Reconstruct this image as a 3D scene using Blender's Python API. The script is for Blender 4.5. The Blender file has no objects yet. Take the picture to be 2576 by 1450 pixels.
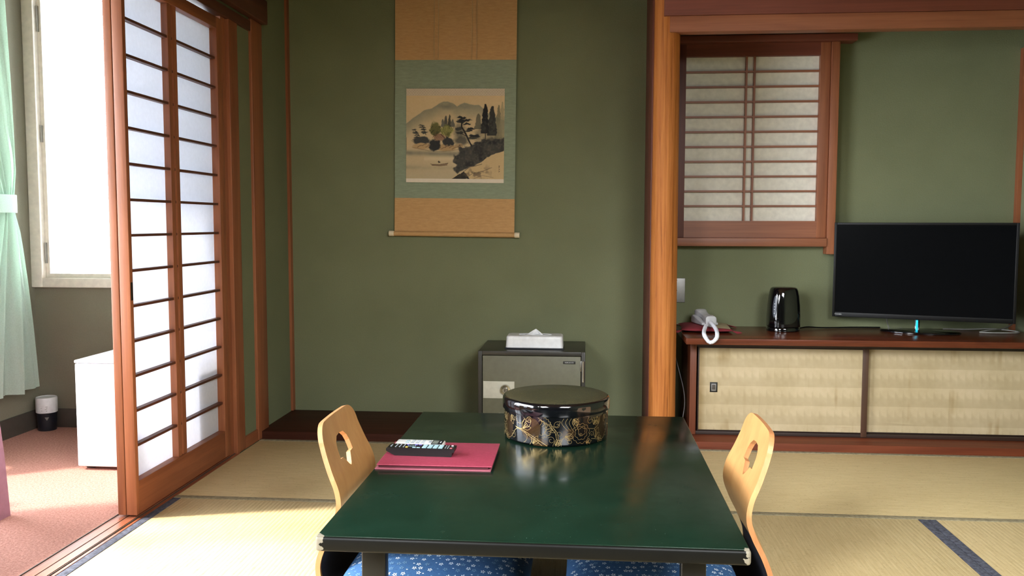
import bpy, bmesh, math, random
import numpy as np
from mathutils import Vector, Matrix, noise
random.seed(7)
S = bpy.context.scene
COL = S.collection
PI = math.pi
R = math.radians

# ------------------------------------------------------------------ camera
cd = bpy.data.cameras.new('camera'); cam = bpy.data.objects.new('camera', cd); COL.objects.link(cam)
cd.sensor_fit = 'HORIZONTAL'; cd.sensor_width = 36.0; cd.lens = 2200.0 / 2576.0 * 36.0
rt = Vector((0.99647228, 0.08389972, 0.00195605)); up = Vector((-0.00819192, 0.0740456, 0.99722121)); fw = Vector((-0.08352174, 0.99371932, -0.07447169))
mw = Matrix((rt, up, -fw)).transposed().to_4x4(); mw.translation = (0, 0, 1.0)
cam.matrix_world = mw
cd.clip_start = 0.05; cd.clip_end = 200
S.camera = cam

# ------------------------------------------------------------------ world, sun, daylight portals, exposure
S.view_settings.view_transform = 'Standard'
S.view_settings.look = 'None'
S.view_settings.gamma = 1.0
S.view_settings.use_curve_mapping = False
S.view_settings.exposure = 0.0
WORLD_STRENGTH = 28.0
SUN_STRENGTH = 15.0
w = bpy.data.worlds.new('sky'); S.world = w; w.use_nodes = True
nt = w.node_tree; nt.nodes.clear()
o_ = nt.nodes.new('ShaderNodeOutputWorld'); bg = nt.nodes.new('ShaderNodeBackground'); tc = nt.nodes.new('ShaderNodeTexCoord')
sp = nt.nodes.new('ShaderNodeSeparateXYZ'); cr = nt.nodes.new('ShaderNodeValToRGB')
nt.links.new(tc.outputs['Generated'], sp.inputs[0])
mp = nt.nodes.new('ShaderNodeMapRange'); mp.inputs[1].default_value = -1; mp.inputs[2].default_value = 1
nt.links.new(sp.outputs['Z'], mp.inputs[0]); nt.links.new(mp.outputs[0], cr.inputs[0])
e = cr.color_ramp.elements
e[0].position = 0.30; e[0].color = (0.24, 0.25, 0.22, 1)
e[1].position = 0.53; e[1].color = (0.86, 0.92, 1.0, 1)
nt.links.new(cr.outputs[0], bg.inputs['Color']); bg.inputs['Strength'].default_value = WORLD_STRENGTH
nt.links.new(bg.outputs[0], o_.inputs[0])

sd = bpy.data.lights.new('sun', 'SUN'); sun = bpy.data.objects.new('sun', sd); COL.objects.link(sun)
sd.energy = SUN_STRENGTH; sd.angle = R(5); sd.color = (1.0, 0.95, 0.86)
sun.rotation_euler = Vector((0.957, 0.26, -0.85)).to_track_quat('-Z', 'Y').to_euler()

def portal(name, loc, direction, sx, sy):
    l = bpy.data.lights.new(name, 'AREA'); l.shape = 'RECTANGLE'; l.size = sx; l.size_y = sy; l.cycles.is_portal = True
    o = bpy.data.objects.new(name, l); COL.objects.link(o); o.location = loc
    o.rotation_euler = Vector(direction).to_track_quat('-Z', 'Z').to_euler()
    return o
portal('window_portal', (-2.80, 1.72, 1.11), (1, 0, 0), 3.2, 2.1)
portal('window_portal', (-2.1, 4.16, 1.45), (0, -1, 0), 1.3, 1.7)
# two added fill lights inside the room
def fill_light(loc, aim, sx, sy, energy, spread):
    l = bpy.data.lights.new('added_fill_light', 'AREA'); l.shape = 'RECTANGLE'; l.size = sx; l.size_y = sy; l.energy = energy; l.color = (0.96, 0.985, 1.0); l.spread = R(spread)
    o = bpy.data.objects.new('added_fill_light', l); COL.objects.link(o); o.location = loc
    o.rotation_euler = (Vector(aim) - Vector(loc)).to_track_quat('-Z', 'Z').to_euler()
fill_light((-1.3, 0.1, 1.6), (1.05, 3.0, -0.3), 1.0, 0.7, 23, 60)
fill_light((1.2, -0.5, 2.1), (-0.1, 2.9, -0.4), 1.2, 0.8, 33, 70)

# ------------------------------------------------------------------ materials
def srgb(r, g, b):
    f = lambda c: (c / 255.0 / 12.92) if c / 255.0 <= 0.04045 else ((c / 255.0 + 0.055) / 1.055) ** 2.4
    return (f(r), f(g), f(b), 1.0)
class N:
    """small node helper around one material"""
    def __init__(s, name):
        s.m = bpy.data.materials.new(name); s.m.use_nodes = True; s.t = s.m.node_tree; s.t.nodes.clear()
        s.out = s.t.nodes.new('ShaderNodeOutputMaterial'); s.b = s.t.nodes.new('ShaderNodeBsdfPrincipled')
        s.t.links.new(s.b.outputs[0], s.out.inputs[0])
    def n(s, typ, **kw):
        x = s.t.nodes.new(typ)
        for k, v in kw.items():
            if k.startswith('i_'):
                key = k[2:]; key = int(key) if key.isdigit() else key
                x.inputs[key].default_value = v
            else: setattr(x, k, v)
        return x
    def l(s, a, b): s.t.links.new(a, b)
    def coord(s, scale=(1, 1, 1), rot=(0, 0, 0), kind='Object'):
        t = s.n('ShaderNodeTexCoord'); m = s.n('ShaderNodeMapping'); m.inputs['Scale'].default_value = scale; m.inputs['Rotation'].default_value = rot
        s.l(t.outputs[kind], m.inputs[0]); return m.outputs[0]
    def noise(s, vec, scale, detail=4, rough=0.5, dist=0):
        x = s.n('ShaderNodeTexNoise'); s.l(vec, x.inputs['Vector']); x.inputs['Scale'].default_value = scale
        x.inputs['Detail'].default_value = detail; x.inputs['Roughness'].default_value = rough; x.inputs['Distortion'].default_value = dist
        return x.outputs['Fac']
    def ramp(s, fac, stops):
        x = s.n('ShaderNodeValToRGB'); s.l(fac, x.inputs[0]); el = x.color_ramp.elements
        el[0].position, el[0].color = stops[0]; el[1].position, el[1].color = stops[-1]
        for p, c in stops[1:-1]:
            q = el.new(p); q.color = c
        return x.outputs[0]
    def mix(s, fac, a, b, mode='MIX'):
        x = s.n('ShaderNodeMix', data_type='RGBA', blend_type=mode)
        for sock, v in ((x.inputs[0], fac), (x.inputs[6], a), (x.inputs[7], b)):
            if hasattr(v, 'links'): s.l(v, sock)
            else: sock.default_value = v
        return x.outputs[2]
    def math(s, op, a, b=0.0):
        x = s.n('ShaderNodeMath', operation=op)
        for i, v in enumerate((a, b)):
            if hasattr(v, 'links'): s.l(v, x.inputs[i])
            else: x.inputs[i].default_value = v
        return x.outputs[0]
    def bump(s, h, strength=0.3, dist=0.01):
        x = s.n('ShaderNodeBump'); s.l(h, x.inputs['Height']); x.inputs['Strength'].default_value = strength; x.inputs['Distance'].default_value = dist
        s.l(x.outputs[0], s.b.inputs['Normal'])
    def base(s, v):
        if hasattr(v, 'links'): s.l(v, s.b.inputs['Base Color'])
        else: s.b.inputs['Base Color'].default_value = v
    def set(s, **kw):
        for k, v in kw.items(): s.b.inputs[k.replace('_', ' ')].default_value = v
        return s
def plain(name, col, rough=0.5, metal=0.0, **kw):
    a = N(name); f = a.noise(a.coord(), 40, 3)
    c2 = tuple(x * 0.86 for x in col[:3]) + (1,)
    a.base(a.ramp(f, [(0.3, c2), (0.7, col)])); a.set(Roughness=rough, Metallic=metal, **kw); return a.m
def wood(name, dark, light, axis, rough=0.45, scale=1.0, stretch=0.06, bump=0.15, coat=0.0, spec=0.5):
    a = N(name); sc = [14 * scale] * 3; sc['XYZ'.index(axis)] = 14 * scale * stretch
    v = a.coord(tuple(sc)); f = a.noise(v, 1.6, 6, 0.6, 0.6)
    sc2 = [110 * scale] * 3; sc2['XYZ'.index(axis)] = 110 * scale * 0.02
    g = a.noise(a.coord(tuple(sc2)), 1.2, 3, 0.6)
    m_ = a.math('ADD', a.math('MULTIPLY', f, 0.7), a.math('MULTIPLY', g, 0.3))
    a.base(a.ramp(m_, [(0.34, dark), (0.66, light)])); a.set(Roughness=rough, Coat_Weight=coat, Coat_Roughness=0.2, Specular_IOR_Level=spec)
    a.bump(m_, bump, 0.004); return a.m
def plaster(name, c1, c2):
    a = N(name); v = a.coord(); f = a.noise(v, 3, 3); g = a.noise(v, 160, 3, 0.7)
    a.base(a.mix(a.math('MULTIPLY', g, 0.5), a.ramp(f, [(0.3, c1), (0.7, c2)]), tuple(x * 0.72 for x in c1[:3]) + (1,)))
    a.set(Roughness=0.95); a.set(**{'Specular_IOR_Level': 0.1}); a.bump(g, 0.35, 0.003); return a.m

M = {}
M['plaster'] = plaster('green_plaster', srgb(118, 123, 94), srgb(127, 132, 102))
M['plaster_sun'] = plaster('grey_green_plaster', srgb(124, 120, 103), srgb(132, 128, 110))
M['ceiling'] = wood('ceiling_boards', srgb(150, 118, 84), srgb(176, 144, 106), 'Y', 0.7)
M['wz'] = wood('upright_cedar', srgb(122, 70, 44), srgb(160, 98, 64), 'Z')
M['wy'] = wood('cedar_rail', srgb(112, 62, 38), srgb(150, 90, 58), 'Y')
M['wx'] = wood('cedar_beam', srgb(124, 72, 47), srgb(156, 97, 66), 'X')
M['redx'] = wood('red_brown_beam', srgb(98, 48, 34), srgb(122, 64, 47), 'X', 0.5)
M['redz'] = wood('red_brown_upright', srgb(84, 40, 30), srgb(106, 54, 40), 'Z', 0.5)
M['darky'] = wood('dark_lintel_wood', srgb(70, 36, 24), srgb(96, 52, 36), 'Y', 0.5)
M['sill'] = wood('sill_wood', srgb(120, 66, 44), srgb(158, 94, 66), 'Y', 0.35)
M['tokofloor'] = wood('polished_alcove_floor', srgb(50, 24, 15), srgb(74, 39, 27), 'X', 0.55, spec=0.15)
M['alcovefloor'] = wood('alcove_floor_boards', srgb(86, 40, 24), srgb(118, 60, 36), 'X', 0.5, spec=0.2)
M['counter'] = wood('lacquered_counter_wood', srgb(72, 34, 20), srgb(112, 56, 32), 'X', 0.25, spec=0.3)
M['cabwood'] = wood('cabinet_wood', srgb(100, 50, 30), srgb(132, 72, 44), 'Z', 0.4)
M['cabstile'] = wood('door_stile_wood', srgb(62, 40, 28), srgb(86, 58, 42), 'Z', 0.45)
M['cabdark'] = wood('cabinet_dark_track', srgb(34, 20, 14), srgb(52, 32, 23), 'X', 0.5)
M['ply'] = wood('beech_plywood', srgb(176, 126, 74), srgb(196, 148, 92), 'Z', 0.35, 0.7, 0.05, 0.04, 0.25)
M['plyedge'] = wood('plywood_edge', srgb(168, 110, 66), srgb(196, 138, 90), 'Z', 0.5, 1, 0.3, 0.05)
# log pillar: rough vertical grooves
a = N('rough_log_pillar'); v = a.coord((38, 38, 1.3)); f = a.noise(v, 1.5, 5, 0.65, 0.8); g = a.noise(a.coord((120, 120, 3)), 1, 3)
mm = a.math('ADD', a.math('MULTIPLY', f, 0.7), a.math('MULTIPLY', g, 0.3))
a.base(a.ramp(mm, [(0.30, srgb(104, 56, 22)), (0.44, srgb(164, 98, 44)), (0.7, srgb(186, 120, 60))])); a.set(Roughness=0.6, Specular_IOR_Level=0.2); a.bump(mm, 0.6, 0.008); M['pillar'] = a.m

def tatami(name, axis):
    """rush weave: ribs run along `axis` (the long side), rushes across it"""
    a = N(name)
    t = a.n('ShaderNodeTexCoord'); s_ = a.n('ShaderNodeSeparateXYZ'); a.l(t.outputs['Object'], s_.inputs[0])
    u = s_.outputs['X'] if axis == 'Y' else s_.outputs['Y']; v = s_.outputs['Y'] if axis == 'Y' else s_.outputs['X']
    rib = a.math('ABSOLUTE', a.math('SINE', a.math('MULTIPLY', u, PI / 0.0145)))
    rush = a.math('SINE', a.math('MULTIPLY', v, 2 * PI / 0.006))
    sc = (55, 3.5, 1) if axis == 'Y' else (3.5, 55, 1)
    fine = a.noise(a.coord(sc), 3, 4, 0.6); big = a.noise(a.coord(), 2.3, 3)
    spk = a.noise(a.coord((1, 1, 1)), 120, 2, 0.5)
    c = a.ramp(fine, [(0.25, srgb(196, 174, 126)), (0.75, srgb(222, 202, 156))])
    c = a.mix(a.math('MULTIPLY', big, 0.25), c, srgb(170, 146, 98), 'MIX')
    c = a.mix(a.ramp(spk, [(0.60, (0, 0, 0, 1)), (0.72, (0.35, 0.35, 0.35, 1))]), c, srgb(150, 122, 74))
    c = a.mix(a.ramp(rib, [(0.0, (0.17, 0.17, 0.17, 1)), (0.25, (0, 0, 0, 1))]), c, srgb(150, 124, 76))
    a.base(c); a.set(Roughness=0.6)
    h = a.math('ADD', a.math('MULTIPLY', rib, 1.0), a.math('MULTIPLY', rush, 0.12)); a.bump(h, 0.35, 0.0016)
    return a.m
M['tatY'] = tatami('tatami_rush', 'Y'); M['tatX'] = tatami('tatami_rush_cross', 'X')
def heri(name, c1, c2):
    a = N(name); f = a.noise(a.coord((60, 60, 60)), 1.2, 3, 0.6); a.base(a.ramp(f, [(0.35, c1), (0.65, c2)])); a.set(Roughness=0.85); return a.m
M['heri_blue'] = heri('blue_grey_border_cloth', srgb(52, 54, 68), srgb(96, 100, 116))
M['heri_brown'] = heri('faded_border_cloth', srgb(122, 112, 88), srgb(156, 146, 116))
a = N('salmon_carpet'); f = a.noise(a.coord(), 130, 4, 0.8); g = a.noise(a.coord(), 5, 3)
a.base(a.mix(a.math('MULTIPLY', g, 0.3), a.ramp(f, [(0.35, srgb(140, 88, 74)), (0.65, srgb(200, 148, 130))]), srgb(160, 106, 92))); a.set(Roughness=1.0); a.bump(f, 0.6, 0.006); M['carpet'] = a.m
M['base_brown'] = plain('vinyl_baseboard', srgb(74, 66, 58), 0.6)
# shoji paper: thin washi that lets light through
def paper(name, col, trans):
    a = N(name); f = a.noise(a.coord((60, 60, 60)), 1, 4, 0.7)
    c = a.ramp(f, [(0.3, tuple(x * 0.94 for x in col[:3]) + (1,)), (0.7, col)])
    d = a.n('ShaderNodeBsdfDiffuse'); t = a.n('ShaderNodeBsdfTranslucent'); m_ = a.n('ShaderNodeMixShader'); m_.inputs[0].default_value = trans
    a.l(c, d.inputs[0]); a.l(c, t.inputs[0]); a.l(d.outputs[0], m_.inputs[1]); a.l(t.outputs[0], m_.inputs[2]); a.l(m_.outputs[0], a.out.inputs[0]); return a.m
M['paper'] = paper('shoji_paper', (0.84, 0.86, 0.92, 1), 0.42)
M['paper_closed'] = plain('shoji_paper_on_board', srgb(234, 230, 218), 0.9)
a = N('window_glass'); tr = a.n('ShaderNodeBsdfTransparent'); gl = a.n('ShaderNodeBsdfGlossy'); gl.inputs['Roughness'].default_value = 0.02
fr = a.n('ShaderNodeFresnel'); fr.inputs[0].default_value = 1.4; mx = a.n('ShaderNodeMixShader'); a.l(fr.outputs[0], mx.inputs[0]); a.l(tr.outputs[0], mx.inputs[1]); a.l(gl.outputs[0], mx.inputs[2]); a.l(mx.outputs[0], a.out.inputs[0])
M['glass'] = a.m
M['white_paint'] = plain('white_window_paint', srgb(236, 228, 214), 0.5)
a = N('curtain_cloth'); f = a.noise(a.coord((200, 200, 200)), 1, 3); c = a.ramp(f, [(0.3, srgb(196, 214, 200)), (0.7, srgb(208, 226, 213))])
d = a.n('ShaderNodeBsdfDiffuse'); t = a.n('ShaderNodeBsdfTranslucent'); m_ = a.n('ShaderNodeMixShader'); m_.inputs[0].default_value = 0.5
a.l(c, d.inputs[0]); a.l(c, t.inputs[0]); a.l(d.outputs[0], m_.inputs[1]); a.l(t.outputs[0], m_.inputs[2]); a.l(m_.outputs[0], a.out.inputs[0]); M['curtain'] = a.m
M['black_plastic'] = plain('black_plastic', srgb(14, 14, 15), 0.35)
M['gloss_black'] = plain('glossy_black', srgb(8, 8, 10), 0.06, Coat_Weight=0.5)
M['gauge'] = plain('smoky_grey_gauge', srgb(70, 74, 82), 0.3)
M['bezel'] = plain('satin_black_bezel', srgb(9, 9, 10), 0.4, Specular_IOR_Level=0.2)
M['screen'] = plain('dark_tv_screen', srgb(9, 10, 12), 0.24, Specular_IOR_Level=0.05)
M['steel'] = plain('brushed_steel', srgb(170, 170, 166), 0.28, 1.0)
M['chrome'] = plain('chrome', srgb(220, 220, 218), 0.1, 1.0)
M['plate'] = plain('grey_steel_plate', srgb(150, 148, 146), 0.45, 0.6)
M['white_plastic'] = plain('white_plastic', srgb(232, 234, 236), 0.35)
M['phone_grey'] = plain('pale_grey_plastic', srgb(196, 196, 200), 0.4)
M['white_cord'] = plain('white_cord', srgb(228, 230, 238), 0.45)
M['grey_cord'] = plain('grey_cord', srgb(130, 128, 122), 0.5)
M['tissue'] = plain('tissue_paper', srgb(242, 244, 246), 0.9)
M['navy_base'] = plain('dark_navy_plastic', srgb(22, 26, 34), 0.4)
M['fridge'] = plain('white_enamel', srgb(240, 240, 244), 0.3)
M['safe_body'] = plain('dark_safe_enamel', srgb(50, 48, 43), 0.35)
M['safe_door'] = plain('olive_safe_enamel', srgb(98, 97, 78), 0.45)
M['safe_plate'] = plain('cream_lock_plate', srgb(190, 187, 170), 0.5)
M['label_black'] = plain('black_label', srgb(12, 12, 8), 0.5)
M['silver_text'] = plain('silver_lettering', srgb(200, 200, 198), 0.4)
M['red_cloth'] = plain('crimson_woven_cloth', srgb(134, 42, 52), 0.9)
M['beige_cloth'] = plain('beige_woven_cloth', srgb(176, 162, 128), 0.9)
M['mauve'] = plain('mauve_upholstery_and_lit_leg', srgb(150, 106, 122), 0.7)
M['maroon'] = plain('maroon_wood', srgb(60, 24, 24), 0.4)
M['navy_cloth'] = plain('dark_navy_cloth', srgb(24, 26, 38), 0.9)
M['remote_white'] = plain('remote_ivory', srgb(228, 230, 226), 0.4)
M['btn_blue'] = plain('pale_blue_button', srgb(150, 184, 194), 0.4)
M['btn_white'] = plain('white_button', srgb(214, 220, 226), 0.4)
M['btn_grey'] = plain('grey_button', srgb(150, 160, 168), 0.4)
M['btn_yellow'] = plain('yellow_button', srgb(226, 186, 84), 0.4)
M['btn_red'] = plain('red_button', srgb(196, 96, 104), 0.4)
M['btn_violet'] = plain('violet_button', srgb(98, 88, 170), 0.4)
M['lcd'] = plain('lcd_grey', srgb(112, 120, 112), 0.3)
a = N('red_leatherette'); f = a.noise(a.coord(), 90, 5, 0.7, 1.2)
a.base(a.ramp(f, [(0.3, srgb(128, 38, 58)), (0.7, srgb(152, 56, 76))])); a.set(Roughness=0.55); a.bump(f, 0.25, 0.001); M['folder'] = a.m
M['folder_edge'] = plain('folder_worn_edge', srgb(150, 78, 92), 0.7)
M['pages'] = plain('dark_red_page_edges', srgb(70, 14, 26), 0.8)
# green laminate with worn corners
a = N('dark_green_laminate'); f = a.noise(a.coord(), 6, 4, 0.6, 1.0); f2 = a.noise(a.coord(), 260, 2)
c = a.ramp(f, [(0.3, srgb(12, 29, 20)), (0.7, srgb(16, 35, 25))])
c = a.mix(a.ramp(f2, [(0.72, (0, 0, 0, 1)), (0.80, (0.5, 0.5, 0.5, 1))]), c, srgb(90, 110, 98))
a.base(c); a.set(Roughness=0.2, Specular_IOR_Level=0.2); a.l(a.ramp(a.noise(a.coord(), 5, 5, 0.7), [(0.35, (0.13, 0.13, 0.13, 1)), (0.7, (0.3, 0.3, 0.3, 1))]), a.b.inputs['Roughness']); a.bump(f2, 0.04, 0.0005); M['table_top'] = a.m
M['table_edge'] = plain('black_lacquer_edge', srgb(11, 11, 9), 0.42, Specular_IOR_Level=0.12)
M['table_leg'] = plain('black_lacquer_leg', srgb(17, 17, 17), 0.3, Specular_IOR_Level=0.3)
M['worn'] = plain('chipped_particleboard', srgb(176, 168, 150), 0.9)
# lacquer
M['lacquer'] = plain('black_lacquer', srgb(7, 7, 10), 0.09, Coat_Weight=0.6)
a = N('speckled_lid_top'); vv = a.coord(); wv = a.n('ShaderNodeTexVoronoi', feature='DISTANCE_TO_EDGE'); wv.inputs['Scale'].default_value = 60
nn = a.n('ShaderNodeTexNoise'); a.l(vv, nn.inputs['Vector']); nn.inputs['Scale'].default_value = 30
a.l(a.mix(0.25, vv, nn.outputs['Color']), wv.inputs['Vector'])
a.base(a.ramp(wv.outputs['Distance'], [(0.01, srgb(104, 98, 62)), (0.06, srgb(30, 30, 24))])); a.set(Roughness=0.38); M['lid_top'] = a.m
M['gold'] = plain('gold_lacquer_line', srgb(206, 178, 122), 0.34, 0.85)
M['goldred'] = plain('dark_gold_dots', srgb(150, 112, 66), 0.4, 0.8)
# cushion cloth
a = N('indigo_cloth'); f = a.noise(a.coord((300, 300, 300)), 1, 2); g = a.noise(a.coord(), 9, 3)
a.base(a.mix(a.math('MULTIPLY', g, 0.4), a.ramp(f, [(0.3, srgb(30, 72, 116)), (0.7, srgb(42, 90, 136))]), srgb(24, 54, 92))); a.set(Roughness=0.85); M['indigo'] = a.m
M['flower'] = plain('white_print', srgb(216, 228, 238), 0.85); M['flower_dim'] = plain('pale_blue_print', srgb(96, 132, 164), 0.85)
# scroll cloths
def silk(name, c1, c2, sc=18):
    a = N(name); f = a.noise(a.coord((sc, sc, sc * 5)), 1.4, 5, 0.7, 0.4); g = a.noise(a.coord((400, 400, 400)), 1, 2)
    a.base(a.mix(a.math('MULTIPLY', g, 0.3), a.ramp(f, [(0.32, c1), (0.68, c2)]), tuple(x * 0.7 for x in c1[:3]) + (1,))); a.set(Roughness=0.8); return a.m
M['scroll_brown'] = silk('gold_brown_silk', srgb(186, 144, 92), srgb(206, 164, 110))
M['scroll_green'] = silk('green_grey_silk', srgb(132, 144, 120), srgb(150, 162, 136))
M['ivory'] = plain('ivory', srgb(232, 218, 186), 0.4)
M['futai'] = plain('pale_gold_thread', srgb(196, 168, 122), 0.7)
M['wash'] = plain('white_brocade', srgb(226, 212, 186), 0.8)
def vcol(name, rough=0.85):
    a = N(name); x = a.n('ShaderNodeVertexColor', layer_name='paint'); a.base(x.outputs[0]); a.set(Roughness=rough); return a.m
M['painting'] = vcol('ink_painting')
M['door_paper'] = vcol('fan_pattern_paper', 0.7)
a = N('acrylic_cyan'); a.base(srgb(40, 190, 220)); a.set(Roughness=0.1); a.b.inputs['Emission Color'].default_value = srgb(40, 190, 225); a.b.inputs['Emission Strength'].default_value = 0.5; M['cyan'] = a.m

# ------------------------------------------------------------------ mesh helpers
class MB:
    def __init__(s): s.v = []; s.f = []; s.mi = []; s.mats = []; s.sm = []
    def slot(s, m):
        if m not in s.mats: s.mats.append(m)
        return s.mats.index(m)
    def add(s, vs, fs, m, smooth=False):
        k = len(s.v); s.v += [tuple(p) for p in vs]; j = s.slot(m)
        for f in fs: s.f.append(tuple(i + k for i in f)); s.mi.append(j); s.sm.append(smooth)
    def box(s, x0, x1, y0, y1, z0, z1, m, bev=0.0):
        if bev <= 0:
            vs = [(x, y, z) for x in (x0, x1) for y in (y0, y1) for z in (z0, z1)]
            s.add(vs, [(0, 1, 3, 2), (4, 6, 7, 5), (0, 4, 5, 1), (2, 3, 7, 6), (0, 2, 6, 4), (1, 5, 7, 3)], m); return
        bm = bmesh.new(); bmesh.ops.create_cube(bm, size=1)
        for q in bm.verts: q.co = Vector(((x0 + x1) / 2 + q.co.x * (x1 - x0), (y0 + y1) / 2 + q.co.y * (y1 - y0), (z0 + z1) / 2 + q.co.z * (z1 - z0)))
        bmesh.ops.bevel(bm, geom=bm.edges[:], offset=bev, segments=3, affect='EDGES', profile=0.5)
        s.bm(bm, m, True)
    def bm(s, bm, m, smooth=False):
        bm.verts.index_update(); s.add([q.co.copy() for q in bm.verts], [[q.index for q in f.verts] for f in bm.faces], m, smooth); bm.free()
    def tube(s, pts, r, m, seg=10, cap=True):
        pts = [Vector(p) for p in pts]; rs = r if isinstance(r, (list, tuple)) else [r] * len(pts)
        vs = []; fs = []; prev = None
        for i, p in enumerate(pts):
            d = (pts[min(i + 1, len(pts) - 1)] - pts[max(i - 1, 0)]).normalized()
            if prev is None: u = d.orthogonal().normalized()
            else:
                u = prev - d * prev.dot(d); u = u.normalized() if u.length > 1e-6 else d.orthogonal().normalized()
            prev = u; w_ = d.cross(u)
            for k in range(seg):
                t = 2 * PI * k / seg; vs.append(p + (u * math.cos(t) + w_ * math.sin(t)) * rs[i])
        for i in range(len(pts) - 1):
            for k in range(seg):
                a0 = i * seg + k; a1 = i * seg + (k + 1) % seg; fs.append((a0, a1, a1 + seg, a0 + seg))
        if cap: fs.append(tuple(range(seg))[::-1]); fs.append(tuple(range((len(pts) - 1) * seg, len(pts) * seg)))
        s.add(vs, fs, m, True)
    def lathe(s, prof, c, m, seg=64, sx=1.0, sy=1.0):
        vs = []; fs = []
        for (r, z) in prof:
            for k in range(seg):
                t = 2 * PI * k / seg; vs.append((c[0] + r * sx * math.cos(t), c[1] + r * sy * math.sin(t), c[2] + z))
        for i in range(len(prof) - 1):
            for k in range(seg):
                a0 = i * seg + k; a1 = i * seg + (k + 1) % seg; fs.append((a0, a1, a1 + seg, a0 + seg))
        fs.append(tuple(range(seg))[::-1]); fs.append(tuple(range((len(prof) - 1) * seg, len(prof) * seg)))
        s.add(vs, fs, m, True)
    def prism(s, poly, axis, a, b, m):
        """extrude a 2-D outline along an axis: X uses (y,z), Y uses (x,z), Z uses (x,y)"""
        def P(q, t): return {'X': (t, q[0], q[1]), 'Y': (q[0], t, q[1]), 'Z': (q[0], q[1], t)}[axis]
        n = len(poly); vs = [P(q, a) for q in poly] + [P(q, b) for q in poly]
        s.add(vs, [tuple(range(n)), tuple(range(2 * n - 1, n - 1, -1))] + [(i, i + n, (i + 1) % n + n, (i + 1) % n) for i in range(n)], m)
    def build(s, name, parent=None, auto=True):
        me = bpy.data.meshes.new(name); me.from_pydata(s.v, [], s.f)
        for m in s.mats: me.materials.append(m)
        me.polygons.foreach_set('material_index', s.mi); me.polygons.foreach_set('use_smooth', s.sm)
        bm = bmesh.new(); bm.from_mesh(me); bmesh.ops.recalc_face_normals(bm, faces=bm.faces[:])
        for e_ in bm.edges:
            if len(e_.link_faces) == 2 and e_.calc_face_angle(0) > R(40): e_.smooth = False
        bm.to_mesh(me); bm.free(); me.update()
        o = bpy.data.objects.new(name, me); COL.objects.link(o)
        if parent is not None: o.parent = parent
        return o
def tag(o, label=None, cat=None, group=None, kind=None):
    if label: o['label'] = label
    if cat: o['category'] = cat
    if group: o['group'] = group
    if kind: o['kind'] = kind
    return o
def thing(name, label, cat, loc=(0, 0, 0), rz=0.0, group=None, kind=None):
    o = bpy.data.objects.new(name, None); COL.objects.link(o); o.location = loc; o.rotation_euler = (0, 0, rz); o.empty_display_size = 0.05
    return tag(o, label, cat, group, kind)
def struct(name, mb, label=None):
    o = mb.build(name); o['kind'] = 'structure'
    if label: o['label'] = label
    return o
def part(name, parent, fn, label=None):
    mb = MB(); fn(mb); o = mb.build(name, parent)
    if label: o['label'] = label
    return o
def bx(name, parent, dims, m, bev=0.0, label=None):
    return part(name, parent, lambda b: b.box(*dims, m, bev), label)
def bez(pts, n=10):
    """Catmull-Rom through pts"""
    P = [Vector(p) for p in pts]; P = [P[0] * 2 - P[1]] + P + [P[-1] * 2 - P[-2]]; out = []
    for i in range(1, len(P) - 2):
        for k in range(n):
            t = k / n; out.append(0.5 * ((2 * P[i]) + (-P[i - 1] + P[i + 1]) * t + (2 * P[i - 1] - 5 * P[i] + 4 * P[i + 1] - P[i + 2]) * t * t + (-P[i - 1] + 3 * P[i] - 3 * P[i + 1] + P[i + 2]) * t ** 3))
    out.append(P[-2]); return out

# ------------------------------------------------------------------ the setting
XL, XR, YB, YF, ZC = -1.5, 2.04, 4.35, -2.0, 2.42
b = MB(); b.box(-2.75, XR + 0.1, YF - 0.1, YB + 0.1, -0.12, -0.055, M['base_brown']); struct('floor', b)
b = MB(); b.box(-2.66, -1.588, YF, 4.02, -0.055, 0.0, M['carpet']); struct('floor_sunroom', b, 'salmon pink carpet of the sunroom')
b = MB(); b.box(XL - 0.09, XR + 0.1, YF, YB, ZC, ZC + 0.05, M['ceiling']); struct('ceiling', b)
b = MB(); b.box(-2.75, XL - 0.09, YF, 4.1, 2.3, 2.35, M['plaster_sun']); struct('ceiling_sunroom', b)
b = MB(); b.box(XL - 0.1, XR + 0.1, YB, YB + 0.1, -0.055, ZC, M['plaster']); struct('wall_back', b, 'green plaster wall behind the scroll and television')
b = MB(); b.box(XR, XR + 0.1, YF, YB, -0.055, ZC, M['plaster']); struct('wall_right', b)
b = MB(); b.box(-2.75, XR + 0.1, YF - 0.1, YF, -0.055, ZC, M['plaster']); struct('wall_front', b)
OPEN0 = 0.55
b = MB()
b.box(XL - 0.09, XL, 3.62, YB, -0.055, ZC, M['plaster']); b.box(XL - 0.09, XL, YF, OPEN0, -0.055, ZC, M['plaster']); b.box(XL - 0.09, XL, OPEN0, 3.62, 1.88, ZC, M['plaster'])
struct('wall_left', b, 'green plaster wall around the shoji opening')
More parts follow.
